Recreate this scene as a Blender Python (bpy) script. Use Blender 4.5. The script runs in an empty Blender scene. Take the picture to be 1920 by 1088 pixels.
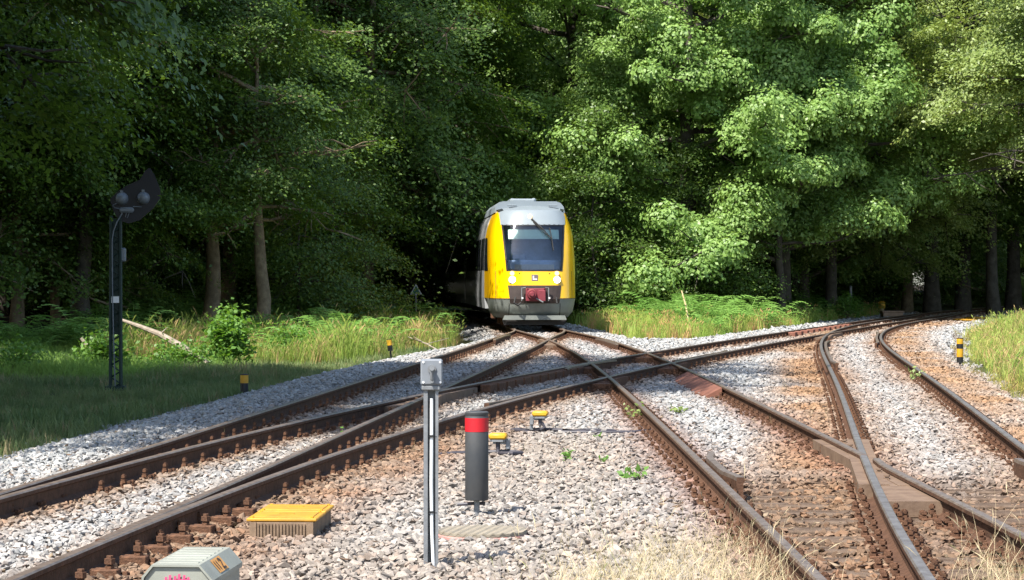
import bpy, bmesh, math, random
import numpy as np
from mathutils import Vector, Matrix

# ------------------------------------------------------------------ camera, light, exposure
SC = bpy.context.scene
F, HZ, CH = 4450.0, 523.0, 1.55           # focal length in 1920-px units, horizon row, eye height above the rail heads
cam = bpy.data.cameras.new('camera'); camo = bpy.data.objects.new('camera', cam)
SC.collection.objects.link(camo); SC.camera = camo
camo.location = (0, 0, CH); camo.rotation_euler = (math.radians(90), 0, 0)
cam.sensor_width = 36; cam.lens = 36 * F / 1920.0
cam.shift_y = -(544 - HZ) / 1920.0
cam.clip_start = 0.5; cam.clip_end = 2000

SUN_EL, SUN_AZ = math.radians(54), math.radians(219)   # azimuth of the sun measured clockwise from +Y (so it stands left and behind)
W = bpy.data.worlds.new('World'); SC.world = W; W.use_nodes = True
wn = W.node_tree.nodes; wl = W.node_tree.links
bg = wn['Background']; bg.inputs['Strength'].default_value = 0.125
sky = wn.new('ShaderNodeTexSky'); sky.sky_type = 'NISHITA'; sky.sun_disc = False
sky.sun_elevation = SUN_EL; sky.sun_rotation = SUN_AZ
wl.new(sky.outputs['Color'], bg.inputs['Color'])
sd = bpy.data.lights.new('sun', 'SUN'); sd.energy = 5.0; sd.angle = math.radians(0.5); sd.color = (1.0, 0.955, 0.88)
so = bpy.data.objects.new('sun', sd); SC.collection.objects.link(so)
sdir = Vector((math.sin(SUN_AZ) * math.cos(SUN_EL), math.cos(SUN_AZ) * math.cos(SUN_EL), math.sin(SUN_EL)))
so.rotation_euler = sdir.to_track_quat('Z', 'Y').to_euler(); so.location = sdir * 60
SC.view_settings.view_transform = 'Standard'; SC.view_settings.look = 'None'
SC.view_settings.exposure = 1.05; SC.view_settings.gamma = 1.0
SC.cycles.max_bounces = 6; SC.cycles.diffuse_bounces = 3; SC.cycles.transmission_bounces = 4
SC.cycles.use_denoising = True; SC.cycles.sample_clamp_indirect = 6.0

rng = np.random.default_rng(7); random.seed(7)
COL = SC.collection

# ------------------------------------------------------------------ helpers
def gp(u, v, z=0.0):
    Y = F * (CH - z) / (v - HZ); return ((u - 960.0) * Y / F, Y, z)
def at(u, v, Y):
    return Vector(((u - 960.0) * Y / F, Y, CH - (v - HZ) * Y / F))

def mesh_np(name, V, faces_flat, nper, mats=(), mi=None, smooth=False):
    me = bpy.data.meshes.new(name)
    V = np.asarray(V, np.float32); faces_flat = np.asarray(faces_flat, np.int32).ravel()
    nf = len(faces_flat) // nper
    me.vertices.add(len(V)); me.vertices.foreach_set('co', V.ravel())
    me.loops.add(len(faces_flat)); me.loops.foreach_set('vertex_index', faces_flat)
    me.polygons.add(nf); me.polygons.foreach_set('loop_start', np.arange(nf, dtype=np.int32) * nper)
    if mi is not None: me.polygons.foreach_set('material_index', np.asarray(mi, np.int32))
    if smooth: me.polygons.foreach_set('use_smooth', np.ones(nf, bool))
    for m in mats: me.materials.append(m)
    me.update(calc_edges=True)
    return me

def link(name, data, parent=None, loc=None, rotz=None):
    o = bpy.data.objects.new(name, data); COL.objects.link(o)
    if parent is not None: o.parent = parent
    if loc is not None: o.location = loc
    if rotz is not None: o.rotation_euler = (0, 0, rotz)
    return o
def tag(o, label=None, cat=None, group=None, kind=None):
    if label: o['label'] = label
    if cat: o['category'] = cat
    if group: o['group'] = group
    if kind: o['kind'] = kind
    return o
def thing(name, label, cat, loc=(0, 0, 0), rotz=0, group=None):
    return tag(link(name, None, None, loc, rotz), label, cat, group)

class MB:
    def __init__(s): s.v = []; s.f = []; s.m = []
    def add(s, vs, fs, m=0):
        b = len(s.v); s.v += [tuple(p) for p in vs]
        for f in fs: s.f.append(tuple(b + i for i in f)); s.m.append(m)
        return s
    def box(s, c, d, rz=0, m=0, bev=0.0, taper=1.0):
        x, y, z = d[0] / 2, d[1] / 2, d[2] / 2; ca, sa = math.cos(rz), math.sin(rz)
        b = min(bev, x * .9, y * .9, z * .9)
        if b <= 0:
            P = [(sx * x * (taper if sz > 0 else 1), sy * y * (taper if sz > 0 else 1), sz * z) for sz in (-1, 1) for sx, sy in ((-1, -1), (1, -1), (1, 1), (-1, 1))]
            Fc = [(3, 2, 1, 0), (4, 5, 6, 7), (0, 1, 5, 4), (1, 2, 6, 5), (2, 3, 7, 6), (3, 0, 4, 7)]
        else:
            P = []; ring = []
            for zz, ins in ((-z, b), (-z + b, 0), (z - b, 0), (z, b)):
                ex, ey = x - ins, y - ins
                r = []
                for sx, sy in ((-1, -1), (1, -1), (1, 1), (-1, 1)):
                    a = (sx * (ex - b * (ins == 0)), sy * ey, zz); c2 = (sx * ex, sy * (ey - b * (ins == 0)), zz)
                    r += ([a, c2] if sx * sy < 0 else [c2, a])
                ring.append(len(P)); P += r
            Fc = [tuple(range(7, -1, -1)), tuple(range(24, 32))]
            for k in range(3):
                for i in range(8): j = (i + 1) % 8; Fc.append((k * 8 + i, k * 8 + j, k * 8 + 8 + j, k * 8 + 8 + i))
        return s.add([(c[0] + p[0] * ca - p[1] * sa, c[1] + p[0] * sa + p[1] * ca, c[2] + p[2]) for p in P], Fc, m)
    def tube(s, pts, rs, n=10, m=0, cap=True):
        pts = [Vector(p) for p in pts]
        if not hasattr(rs, '__len__'): rs = [rs] * len(pts)
        V = []; ref = Vector((0.31, 0.17, 0.93))
        for i, p in enumerate(pts):
            t = (pts[min(i + 1, len(pts) - 1)] - pts[max(i - 1, 0)]).normalized()
            if abs(t.dot(ref)) > .95: ref = Vector((1, .1, 0))
            a = t.cross(ref).normalized(); b = t.cross(a)
            for k in range(n):
                an = 2 * math.pi * k / n; V.append(p + (a * math.cos(an) + b * math.sin(an)) * rs[i])
        Fc = [(i * n + k, i * n + (k + 1) % n, (i + 1) * n + (k + 1) % n, (i + 1) * n + k) for i in range(len(pts) - 1) for k in range(n)]
        if cap: Fc += [tuple(range(n - 1, -1, -1)), tuple(range((len(pts) - 1) * n, len(pts) * n))]
        return s.add(V, Fc, m)
    def cyl(s, c, r, z0, z1, n=16, m=0, r2=None):
        return s.tube([(c[0], c[1], z0), (c[0], c[1], z1)], [r, r if r2 is None else r2], n, m)
    def lathe(s, c, prof, n=24, m=0):
        V = []; 
        for r, z in prof:
            for k in range(n):
                a = 2 * math.pi * k / n; V.append((c[0] + r * math.cos(a), c[1] + r * math.sin(a), c[2] + z))
        L = len(prof)
        Fc = [(i * n + k, i * n + (k + 1) % n, (i + 1) * n + (k + 1) % n, (i + 1) * n + k) for i in range(L - 1) for k in range(n)]
        Fc += [tuple(range(n - 1, -1, -1)), tuple(range((L - 1) * n, L * n))]
        return s.add(V, Fc, m)
    def prism(s, poly, z0, z1, m=0):
        n = len(poly); 
        return s.add([(p[0], p[1], z0) for p in poly] + [(p[0], p[1], z1) for p in poly],
                     [tuple(range(n - 1, -1, -1)), tuple(range(n, 2 * n))] + [(i, (i + 1) % n, n + (i + 1) % n, n + i) for i in range(n)], m)
    def plate(s, poly, y0, y1, m=0):          # polygon in x,z extruded along y
        n = len(poly)
        return s.add([(p[0], y0, p[1]) for p in poly] + [(p[0], y1, p[1]) for p in poly],
                     [tuple(range(n)), tuple(range(2 * n - 1, n - 1, -1))] + [(i, n + i, n + (i + 1) % n, (i + 1) % n) for i in range(n)], m)
    def build(s, name, mats, parent=None, smooth=False, loc=None, rotz=None):
        me = s.mesh(name, mats, smooth); return link(name, me, parent, loc, rotz)
    def mesh(s, name, mats, smooth=False):
        me = bpy.data.meshes.new(name); me.from_pydata(s.v, [], s.f)
        if not isinstance(mats, (list, tuple)): mats = [mats]
        for m in mats: me.materials.append(m)
        me.polygons.foreach_set('material_index', s.m)
        bm = bmesh.new(); bm.from_mesh(me); bmesh.ops.recalc_face_normals(bm, faces=bm.faces); bm.to_mesh(me); bm.free()
        if smooth:
            me.polygons.foreach_set('use_smooth', [True] * len(me.polygons))
            try: me.set_sharp_from_angle(angle=math.radians(40))
            except Exception: pass
        me.update(); return me

# ------------------------------------------------------------------ materials
def nodes(name):
    m = bpy.data.materials.new(name); m.use_nodes = True
    nt = m.node_tree; return m, nt, nt.nodes['Principled BSDF']
def mat(name, col, rough=.6, metal=0, var=.25, scale=6.0, col2=None, bump=0.0, spec=.5, coat=0, bscale=None, thr=(.35, .65)):
    m, nt, p = nodes(name); N = nt.nodes; L = nt.links
    tc = N.new('ShaderNodeTexCoord'); no = N.new('ShaderNodeTexNoise'); no.inputs['Scale'].default_value = scale; no.inputs['Detail'].default_value = 7; no.inputs['Roughness'].default_value = .65
    L.new(tc.outputs['Object'], no.inputs['Vector'])
    r = N.new('ShaderNodeValToRGB'); r.color_ramp.elements[0].position = thr[0]; r.color_ramp.elements[1].position = thr[1]
    c2 = col2 if col2 else tuple(c * (1 - var) for c in col); c1 = col if col2 else tuple(min(1, c * (1 + var * .6)) for c in col)
    r.color_ramp.elements[0].color = (*c2, 1); r.color_ramp.elements[1].color = (*c1, 1)
    L.new(no.outputs['Fac'], r.inputs['Fac']); L.new(r.outputs['Color'], p.inputs['Base Color'])
    p.inputs['Roughness'].default_value = rough; p.inputs['Metallic'].default_value = metal
    p.inputs['Specular IOR Level'].default_value = spec
    if coat: p.inputs['Coat Weight'].default_value = coat; p.inputs['Coat Roughness'].default_value = .1
    if bump:
        b = N.new('ShaderNodeBump'); b.inputs['Strength'].default_value = bump; b.inputs['Distance'].default_value = .02
        n2 = N.new('ShaderNodeTexNoise'); n2.inputs['Scale'].default_value = bscale or scale * 4; n2.inputs['Detail'].default_value = 5
        L.new(tc.outputs['Object'], n2.inputs['Vector']); L.new(n2.outputs['Fac'], b.inputs['Height']); L.new(b.outputs['Normal'], p.inputs['Normal'])
    return m
def emis(name, col, st):
    m, nt, p = nodes(name); p.inputs['Base Color'].default_value = (*col, 1)
    p.inputs['Emission Color'].default_value = (*col, 1); p.inputs['Emission Strength'].default_value = st; return m
def inst_mat(name, rough=.85, trans=0.0, var=.25, nscale=9.0, tint=None, spec=.3):
    """colour comes from the per-instance 'col' attribute, broken up by noise"""
    m, nt, p = nodes(name); N = nt.nodes; L = nt.links
    a = N.new('ShaderNodeAttribute'); a.attribute_type = 'INSTANCER'; a.attribute_name = 'col'
    tc = N.new('ShaderNodeTexCoord'); no = N.new('ShaderNodeTexNoise'); no.inputs['Scale'].default_value = nscale; no.inputs['Detail'].default_value = 4
    L.new(tc.outputs['Object'], no.inputs['Vector'])
    mr = N.new('ShaderNodeMapRange'); mr.inputs['From Min'].default_value = .3; mr.inputs['From Max'].default_value = .7
    mr.inputs['To Min'].default_value = 1 - var; mr.inputs['To Max'].default_value = 1 + var
    L.new(no.outputs['Fac'], mr.inputs['Value'])
    mu = N.new('ShaderNodeVectorMath'); mu.operation = 'SCALE'; L.new(a.outputs['Vector'], mu.inputs[0]); L.new(mr.outputs['Result'], mu.inputs['Scale'])
    L.new(mu.outputs['Vector'], p.inputs['Base Color']); p.inputs['Roughness'].default_value = rough; p.inputs['Specular IOR Level'].default_value = spec
    if trans:
        out = N['Material Output']; tr = N.new('ShaderNodeBsdfTranslucent'); mx = N.new('ShaderNodeMixShader'); mx.inputs['Fac'].default_value = trans
        L.new(mu.outputs['Vector'], tr.inputs['Color']); L.new(p.outputs['BSDF'], mx.inputs[1]); L.new(tr.outputs['BSDF'], mx.inputs[2]); L.new(mx.outputs['Shader'], out.inputs['Surface'])
    return m
def leaf_mat(name, c_dark, c_light, trans=.35, rough=.45):
    m, nt, p = nodes(name); N = nt.nodes; L = nt.links
    a = N.new('ShaderNodeAttribute'); a.attribute_name = 'lv'
    r = N.new('ShaderNodeValToRGB'); r.color_ramp.elements[0].color = (*c_dark, 1); r.color_ramp.elements[1].color = (*c_light, 1)
    L.new(a.outputs['Fac'], r.inputs['Fac'])
    L.new(r.outputs['Color'], p.inputs['Base Color']); p.inputs['Roughness'].default_value = rough; p.inputs['Specular IOR Level'].default_value = .45
    out = N['Material Output']; tr = N.new('ShaderNodeBsdfTranslucent'); mx = N.new('ShaderNodeMixShader'); mx.inputs['Fac'].default_value = trans
    hs = N.new('ShaderNodeHueSaturation'); hs.inputs['Hue'].default_value = .485; hs.inputs['Saturation'].default_value = 1.15; hs.inputs['Value'].default_value = 1.25
    L.new(r.outputs['Color'], hs.inputs['Color']); L.new(hs.outputs['Color'], tr.inputs['Color'])
    L.new(p.outputs['BSDF'], mx.inputs[1]); L.new(tr.outputs['BSDF'], mx.inputs[2]); L.new(mx.outputs['Shader'], out.inputs['Surface'])
    return m

M = {}
M['rail_side'] = mat('rusty_rail_side', (.095, .048, .028), .8, 0, .4, 14, bump=.3, spec=.25)
M['rail_top'] = mat('worn_rail_head', (.30, .235, .19), .42, .55, .3, 9, col2=(.17, .12, .09), spec=.5)
M['rail_polish'] = mat('polished_rail_head', (.31, .28, .26), .40, .6, .3, 7, col2=(.18, .145, .125), spec=.5)
M['rust'] = mat('brown_rust', (.17, .085, .048), .85, 0, .4, 22, col2=(.08, .042, .026), bump=.4, spec=.2)
M['rust_red'] = mat('red_rust_plate', (.21, .09, .06), .8, 0, .25, 5, bump=.2, spec=.25)
M['casting'] = mat('tan_dusty_casting', (.20, .135, .09), .75, 0, .3, 6, col2=(.13, .083, .055), bump=.2, spec=.3)
M['timber'] = mat('weathered_timber', (.16, .115, .083), .9, 0, .35, 8, col2=(.08, .053, .037), bump=.6, spec=.2)
M['galv'] = mat('galvanised_steel', (.25, .26, .27), .5, .3, .18, 9, col2=(.17, .175, .18), bump=.08)
M['grey_paint'] = mat('light_grey_paint', (.185, .20, .22), .5, 0, .1, 4)
M['cable_white'] = mat('white_cable', (.75, .76, .75), .5, 0, .05, 4)
M['cable_dark'] = mat('dark_cable', (.05, .045, .055), .55, 0, .3, 8)
M['dark_plastic'] = mat('dark_grey_plastic', (.055, .055, .054), .6, 0, .12, 5, col2=(.034, .037, .041), bump=.06)
M['red'] = mat('red_band', (.46, .008, .016), .45, 0, .08, 4)
M['yellow'] = mat('signal_yellow', (.62, .34, .015), .5, 0, .12, 6, col2=(.50, .25, .012))
M['lid_yellow'] = mat('dusty_yellow_lid', (.52, .28, .02), .6, 0, .2, 7, col2=(.38, .19, .02), bump=.1)
M['black'] = mat('black_paint', (.012, .012, .013), .5, 0, .2, 4)
M['brown_box'] = mat('brown_concrete', (.20, .135, .085), .85, 0, .25, 9, bump=.2)
M['sand_concrete'] = mat('sand_box', (.38, .25, .17), .85, 0, .2, 5, bump=.2)
M['cabinet'] = mat('grey_green_cabinet', (.29, .30, .255), .55, 0, .12, 4, col2=(.225, .23, .195), bump=.06)
M['orange'] = mat('orange_label', (.62, .30, .08), .6, 0, .15, 30)
M['ink'] = mat('dark_ink', (.04, .025, .02), .7, 0, .1, 9)
M['pink'] = mat('pink_spray', (.70, .06, .16), .6, 0, .2, 30)
M['pit'] = mat('pale_ribbed_cover', (.275, .235, .175), .7, 0, .15, 5, bump=.1)
M['pit_rim'] = mat('pink_rim', (.42, .21, .18), .7, 0, .2, 8)
M['mast_green'] = mat('mast_green', (.007, .027, .022), .55, .2, .3, 5)
M['board_dark'] = mat('navy_signal_board', (.005, .006, .012), .5, .1, .2, 3)
M['lamp_back'] = mat('grey_lamp_housing', (.17, .19, .21), .5, .1, .1, 5)
M['sign_green'] = mat('green_sign', (.01, .09, .05), .5, 0, .15, 6)
M['sign_white'] = mat('sign_border', (.45, .47, .42), .6, 0, .1, 6)
M['bark_tan'] = mat('tan_bark', (.25, .195, .125), .9, 0, .35, 4, col2=(.13, .10, .065), bump=.8, bscale=9, spec=.15)
M['bark_grey'] = mat('grey_bark', (.105, .092, .075), .9, 0, .35, 3, col2=(.05, .043, .034), bump=.8, bscale=8, spec=.15)
M['dead_wood'] = mat('bleached_wood', (.36, .30, .235), .85, 0, .3, 6, col2=(.20, .16, .12), bump=.4)
M['straw_stick'] = mat('straw_coloured_stick', (.55, .43, .22), .7, 0, .2, 6)
M['oak_leaf'] = leaf_mat('oak_leaves', (.125, .235, .048), (.325, .475, .135), .34)
M['beech_leaf'] = leaf_mat('beech_leaves', (.055, .115, .022), (.18, .28, .055), .40)
M['pale_leaf'] = leaf_mat('pale_beech_leaves', (.16, .235, .055), (.36, .44, .15), .40)
M['shrub_leaf'] = leaf_mat('shrub_leaves', (.09, .20, .035), (.20, .36, .075), .40)

# train
M['t_yellow'] = mat('train_yellow', (.86, .485, .0), .3, 0, .03, 2, coat=.5)
M['t_white'] = mat('train_pale_grey', (.40, .41, .42), .35, 0, .05, 2, coat=.4)
M['t_roofgrey'] = mat('train_roof_grey', (.21, .245, .27), .45, 0, .06, 2)
M['t_skirt'] = mat('train_skirt_grey', (.20, .215, .195), .5, 0, .15, 3)
M['t_dark'] = mat('train_underframe', (.02, .018, .017), .7, 0, .3, 4)
M['t_recess'] = mat('train_recess_brown', (.035, .022, .018), .7, 0, .3, 6)
M['t_coupler'] = mat('coupler_red', (.20, .03, .042), .65, 0, .15, 8)
M['t_window'] = mat('train_side_glass', (.02, .024, .03), .12, 0, .1, 2, spec=.6)
M['t_blind'] = mat('pale_green_blind', (.62, .80, .66), .7, 0, .06, 4)
M['t_display'] = mat('grey_display_strip', (.5, .5, .47), .6, 0, .1, 20)
M['t_cab'] = mat('cab_interior', (.36, .48, .66), .8, 0, .25, 2)
M['t_badge'] = mat('badge_grey', (.16, .13, .14), .5, 0, .05, 5)
M['white'] = mat('white_paint', (.8, .8, .8), .5, 0, .03, 5)
M['t_lamp'] = emis('train_headlight', (1.0, .93, .72), 7)
M['t_marker'] = emis('train_marker_lamp', (1.0, .62, .25), .9)
m, nt, p = nodes('windscreen_glass')
tr = nt.nodes.new('ShaderNodeBsdfTransparent'); tr.inputs['Color'].default_value = (.88, .92, .96, 1)
gl = nt.nodes.new('ShaderNodeBsdfGlossy'); gl.inputs['Roughness'].default_value = .04; gl.inputs['Color'].default_value = (.8, .85, .95, 1)
mx = nt.nodes.new('ShaderNodeMixShader'); fr = nt.nodes.new('ShaderNodeFresnel'); fr.inputs['IOR'].default_value = 1.75
nt.links.new(fr.outputs['Fac'], mx.inputs['Fac']); nt.links.new(tr.outputs[0], mx.inputs[1]); nt.links.new(gl.outputs[0], mx.inputs[2])
nt.links.new(mx.outputs[0], nt.nodes['Material Output'].inputs['Surface']); M['glass'] = m

# ------------------------------------------------------------------ track geometry (centre lines X(Y), Y = distance from the camera)
W2 = 1.505 / 2
def sampled(fn, lo, hi):
    ys = np.arange(lo, hi + .01, .5); return ys, np.array([fn(y) for y in ys])
PA = [-0.7532437829600066, -1.572597513184341, -1.3161841173889426, 3.1696502593390714, 0.1282775265196011]
PB = [0.971327169914562, -1.2223527541623724, 1.1335707238500445, 13.030039318947104, 6.182619177853885]
PC = [-0.6383894498512147, -2.358065925061259, -3.497850967594074, -2.3883736816618555, 1.7425317076150522]
PD = [-2.1954217494268784, -0.8514081545034737, 4.1364728227635865, 3.974186887104822, 7.045529971218765, 8.59071740381178]
def poly(c, y): return np.polyval(c, (np.asarray(y, float) - 60.) / 50.)
def sstep(a, b, x): t = np.clip((np.asarray(x, float) - a) / (b - a), 0, 1); return t * t * (3 - 2 * t)
def train_line(y): y = np.asarray(y, float); return .80 - .052 * (y - 74) - .0007 * (np.maximum(y - 74, 0)) ** 2
def cA(y): k = sstep(64, 82, y); return poly(PA, np.minimum(y, 90)) * (1 - k) + train_line(y) * k
def cC(y): k = sstep(62, 82, y); return poly(PC, np.minimum(y, 90)) * (1 - k) + train_line(y) * k
def cB(y): return poly(PB, y)
def cD(y): k = sstep(92, 116, y); return poly(PD, np.minimum(y, 112)) * (1 - k) + cB(y) * k
TR = {'A': (cA, 10.2, 120, 0.0), 'B': (cB, 10.2, 185, -.003), 'C': (cC, 9.5, 80, -.006), 'D': (cD, 9.5, 114, -.009)}
def slope(fn, y, e=.2): return (fn(y + e) - fn(y - e)) / (2 * e)
def offset_pts(fn, ys, off):
    ys = np.asarray(ys, float); x = fn(ys); t = slope(fn, ys); n = np.sqrt(1 + t * t)
    return x + off / n, ys - off * t / n
_YS = np.arange(6, 190, .25)
RAILS = []
for k in 'ABCD':
    fn, lo, hi, dz = TR[k]
    for s in (-1, 1):
        ok = (_YS >= lo - 3) & (_YS <= hi); RAILS.append((k, s, *offset_pts(fn, _YS[ok], s * W2)))
def rail_x(k, s, y):
    for kk, ss, xs, ys in RAILS:
        if kk == k and ss == s: return np.interp(y, ys, xs)
def rail_dist(x, y):            # distance to the nearest rail of each track (approximate, lateral)
    d = {}
    for k, s, xs, ys in RAILS:
        xr = np.interp(y, ys, xs, left=1e3, right=1e3); dd = np.abs(x - xr)
        d[k] = np.minimum(d.get(k, 1e3), dd)
    return d

# smooth value noise
def vnoise(x, y, sc, seed=0):
    x = np.asarray(x) / sc + 100 + seed * 17.3; y = np.asarray(y) / sc + 100 + seed * 9.1
    xi = np.floor(x).astype(int); yi = np.floor(y).astype(int); fx = x - xi; fy = y - yi
    fx = fx * fx * (3 - 2 * fx); fy = fy * fy * (3 - 2 * fy)
    def h(a, b):
        q = np.sin(a * 127.1 + b * 311.7 + seed * 74.7) * 43758.5453; return q - np.floor(q)
    return (h(xi, yi) * (1 - fx) + h(xi + 1, yi) * fx) * (1 - fy) + (h(xi, yi + 1) * (1 - fx) + h(xi + 1, yi + 1) * fx) * fy

# zones: >0 inside the grass, metres from the ballast edge
def offL(y): return np.interp(y, [0, 45, 55, 66, 75, 200], [3.15, 3.3, 2.9, 2.15, 2.0, 2.0])
def offR(y): return np.interp(y, [0, 36, 47, 66, 95, 200], [2.0, 2.1, 2.15, 3.1, 3.5, 3.2])
def grass_in(x, y):
    w = (vnoise(x, y, 1.3, 3) - .5) * .55 + (vnoise(x, y, .4, 4) - .5) * .3
    gl = (cA(y) - offL(y)) - x
    gr = x - (cD(np.minimum(y, 114)) * (y < 114) + cB(y) * (y >= 114) + offR(y))
    gm = np.minimum.reduce([y - 67.5 - .25 * np.abs(x - 5), x - (train_line(np.maximum(y, 70)) + 2.45), (cB(y) - 3.2) - x])
    return np.maximum.reduce([gl, gr, gm]) + w, gl, gr, gm
def ground_z(x, y):
    g, gl, gr, gm = grass_in(x, y)
    z = np.full_like(np.asarray(x, float), -.180)
    gl_ = gl + 1.3
    z = np.where(gl_ > 0, -.180 - .27 * sstep(0, 1.7, gl_), z)
    z = np.where(gl > 2.5, z - .25 * sstep(2.5, 8, gl) * 0 + .35 * sstep(3, 12, gl), z)
    z = np.where(gr > -.6, -.180 + .45 * sstep(.2, 5, gr) - .1 * sstep(-.6, 0, gr) * (1 - sstep(0, 1.5, gr)), z)
    z = np.where(gm > -.5, -.180 - .06 * sstep(-.5, .3, gm) + .65 * sstep(1, 14, gm), z)
    # shallow dips between the tracks and a lower, earthier patch at the near right turnout
    z = z + (vnoise(x, y, 1.1, 5) - .5) * .035
    lowp = sstep(20.5, 17, y) * sstep(1.3, 1.9, x - 0) * sstep(5.6, 4.8, x); z = z - .028 * lowp
    return z + np.where(g > 0, (vnoise(x, y, 2.5, 8) - .5) * .12, 0)

# ------------------------------------------------------------------ ballast colour
def ballast_col(x, y, n1):
    d = rail_dist(x, y)
    white = np.stack([.345 * np.ones_like(x), .345 * np.ones_like(x), .335 * np.ones_like(x)], -1)
    tan = np.array([.24, .165, .11]); rust = np.array([.20, .11, .055]); red = np.array([.185, .095, .065])
    def mixc(c, t, k): return c * (1 - k[..., None]) + t * k[..., None]
    c = white
    big = vnoise(x, y, 1.6, 11)
    # dusty pink-tan wedge around the posts in the middle
    inside = sstep(-.6, .5, x - rail_x('B', 1, y)) * sstep(-.3, .9, rail_x('C', -1, y) - x) * sstep(31, 24, y)
    c = mixc(c, np.array([.285, .24, .20]), inside * np.clip(.55 + .5 * big, 0, 1))
    # tan stains in the four-foot of D and C's near end
    inD = sstep(1.2, .5, np.abs(x - cD(y)) - .25) * 0 + np.exp(-(d['D'] / .62) ** 2)
    c = mixc(c, rust * 1.25, np.clip(inD * (.75 + .5 * (big - .5)), 0, 1) * .92)
    outD = sstep(0, .5, x - rail_x('D', 1, y)) * sstep(1.9, .7, x - rail_x('D', 1, y))
    c = mixc(c, np.array([.29, .16, .07]), outD * np.clip(.35 + big, 0, 1) * .8)
    leftD = sstep(0, .3, rail_x('D', -1, y) - x) * sstep(1.5, .5, rail_x('D', -1, y) - x)
    c = mixc(c, np.array([.28, .16, .08]), leftD * np.clip(.4 + big, 0, 1) * .85)
    c = mixc(c, red, np.exp(-(d['C'] / .36) ** 2) * .9)
    sB = sstep(0, .3, x - rail_x('B', 1, y)) * sstep(1.3, .4, x - rail_x('B', 1, y)) * sstep(34, 27, y); c = mixc(c, np.array([.235, .135, .08]), sB * np.clip(.2 + 1.0 * vnoise(x, y, .6, 15), 0, 1))
    c = mixc(c, tan, np.exp(-(np.minimum(d['A'], d['B']) / .46) ** 2) * .9)
    c = mixc(c, rust * .9, np.exp(-(np.minimum(d['A'], d['B']) / .2) ** 2) * .6)
    # earthy near end between C and D rails
    inC = sstep(-.1, .3, x - rail_x('C', -1, y)) * sstep(.2, -.2, x - rail_x('D', 1, y)) * sstep(23, 17.5, y)
    c = mixc(c, np.array([.17, .11, .07]), inC * np.clip(.45 + .9 * vnoise(x, y, .7, 21), 0, 1))
    k = .66 + .54 * n1 ** 1.2; c = c * k[..., None]
    c = mixc(c, c * np.array([1.06, .95, .88]), (vnoise(x * 31, y * 31, 1.0, 31) > .72) * .8)
    return np.clip(c, .02, .8)

# ------------------------------------------------------------------ ground sheet
xs = np.unique(np.concatenate([np.linspace(-140, -14, 43), np.arange(-14, 22, .22), np.linspace(22, 170, 50)]))
ys = np.unique(np.concatenate([np.arange(-12, 9, 3.0), np.arange(9, 60, .3), np.arange(60, 125, .6), np.linspace(125, 420, 60)]))
GX, GY = np.meshgrid(xs, ys); nx, ny = len(xs), len(ys)
GZ = ground_z(GX.ravel(), GY.ravel()).reshape(GX.shape)
idx = np.arange(nx * ny).reshape(ny, nx)
Q = np.stack([idx[:-1, :-1], idx[:-1, 1:], idx[1:, 1:], idx[1:, :-1]], -1).reshape(-1, 4)
m, nt, p = nodes('ground_soil'); N = nt.nodes; L = nt.links
at_ = N.new('ShaderNodeAttribute'); at_.attribute_name = 'gcol'
no = N.new('ShaderNodeTexNoise'); no.inputs['Scale'].default_value = 26; no.inputs['Detail'].default_value = 8
tc = N.new('ShaderNodeTexCoord'); L.new(tc.outputs['Object'], no.inputs['Vector'])
mr = N.new('ShaderNodeMapRange'); mr.inputs['From Min'].default_value = .3; mr.inputs['From Max'].default_value = .7; mr.inputs['To Min'].default_value = .5; mr.inputs['To Max'].default_value = 1.35
L.new(no.outputs['Fac'], mr.inputs['Value']); vm = N.new('ShaderNodeVectorMath'); vm.operation = 'SCALE'
L.new(at_.outputs['Color'], vm.inputs[0]); L.new(mr.outputs['Result'], vm.inputs['Scale']); L.new(vm.outputs['Vector'], p.inputs['Base Color'])
p.inputs['Roughness'].default_value = .95; p.inputs['Specular IOR Level'].default_value = .15
b = N.new('ShaderNodeBump'); b.inputs['Strength'].default_value = .9; b.inputs['Distance'].default_value = .05; L.new(no.outputs['Fac'], b.inputs['Height']); L.new(b.outputs['Normal'], p.inputs['Normal'])
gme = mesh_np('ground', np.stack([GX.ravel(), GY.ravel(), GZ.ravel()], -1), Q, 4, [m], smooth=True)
gx, gy = GX.ravel(), GY.ravel()
g, gl, gr, gm = grass_in(gx, gy)
gc = ballast_col(gx, gy, np.full_like(gx, .25)) * .62
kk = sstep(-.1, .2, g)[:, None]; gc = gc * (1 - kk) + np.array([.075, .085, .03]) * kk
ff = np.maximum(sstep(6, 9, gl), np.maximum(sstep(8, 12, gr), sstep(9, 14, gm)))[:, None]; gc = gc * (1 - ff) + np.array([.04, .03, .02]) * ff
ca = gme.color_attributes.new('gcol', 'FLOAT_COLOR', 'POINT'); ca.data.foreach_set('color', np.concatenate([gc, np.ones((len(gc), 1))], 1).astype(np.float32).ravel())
tag(link('ground', gme), kind='structure')

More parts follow.
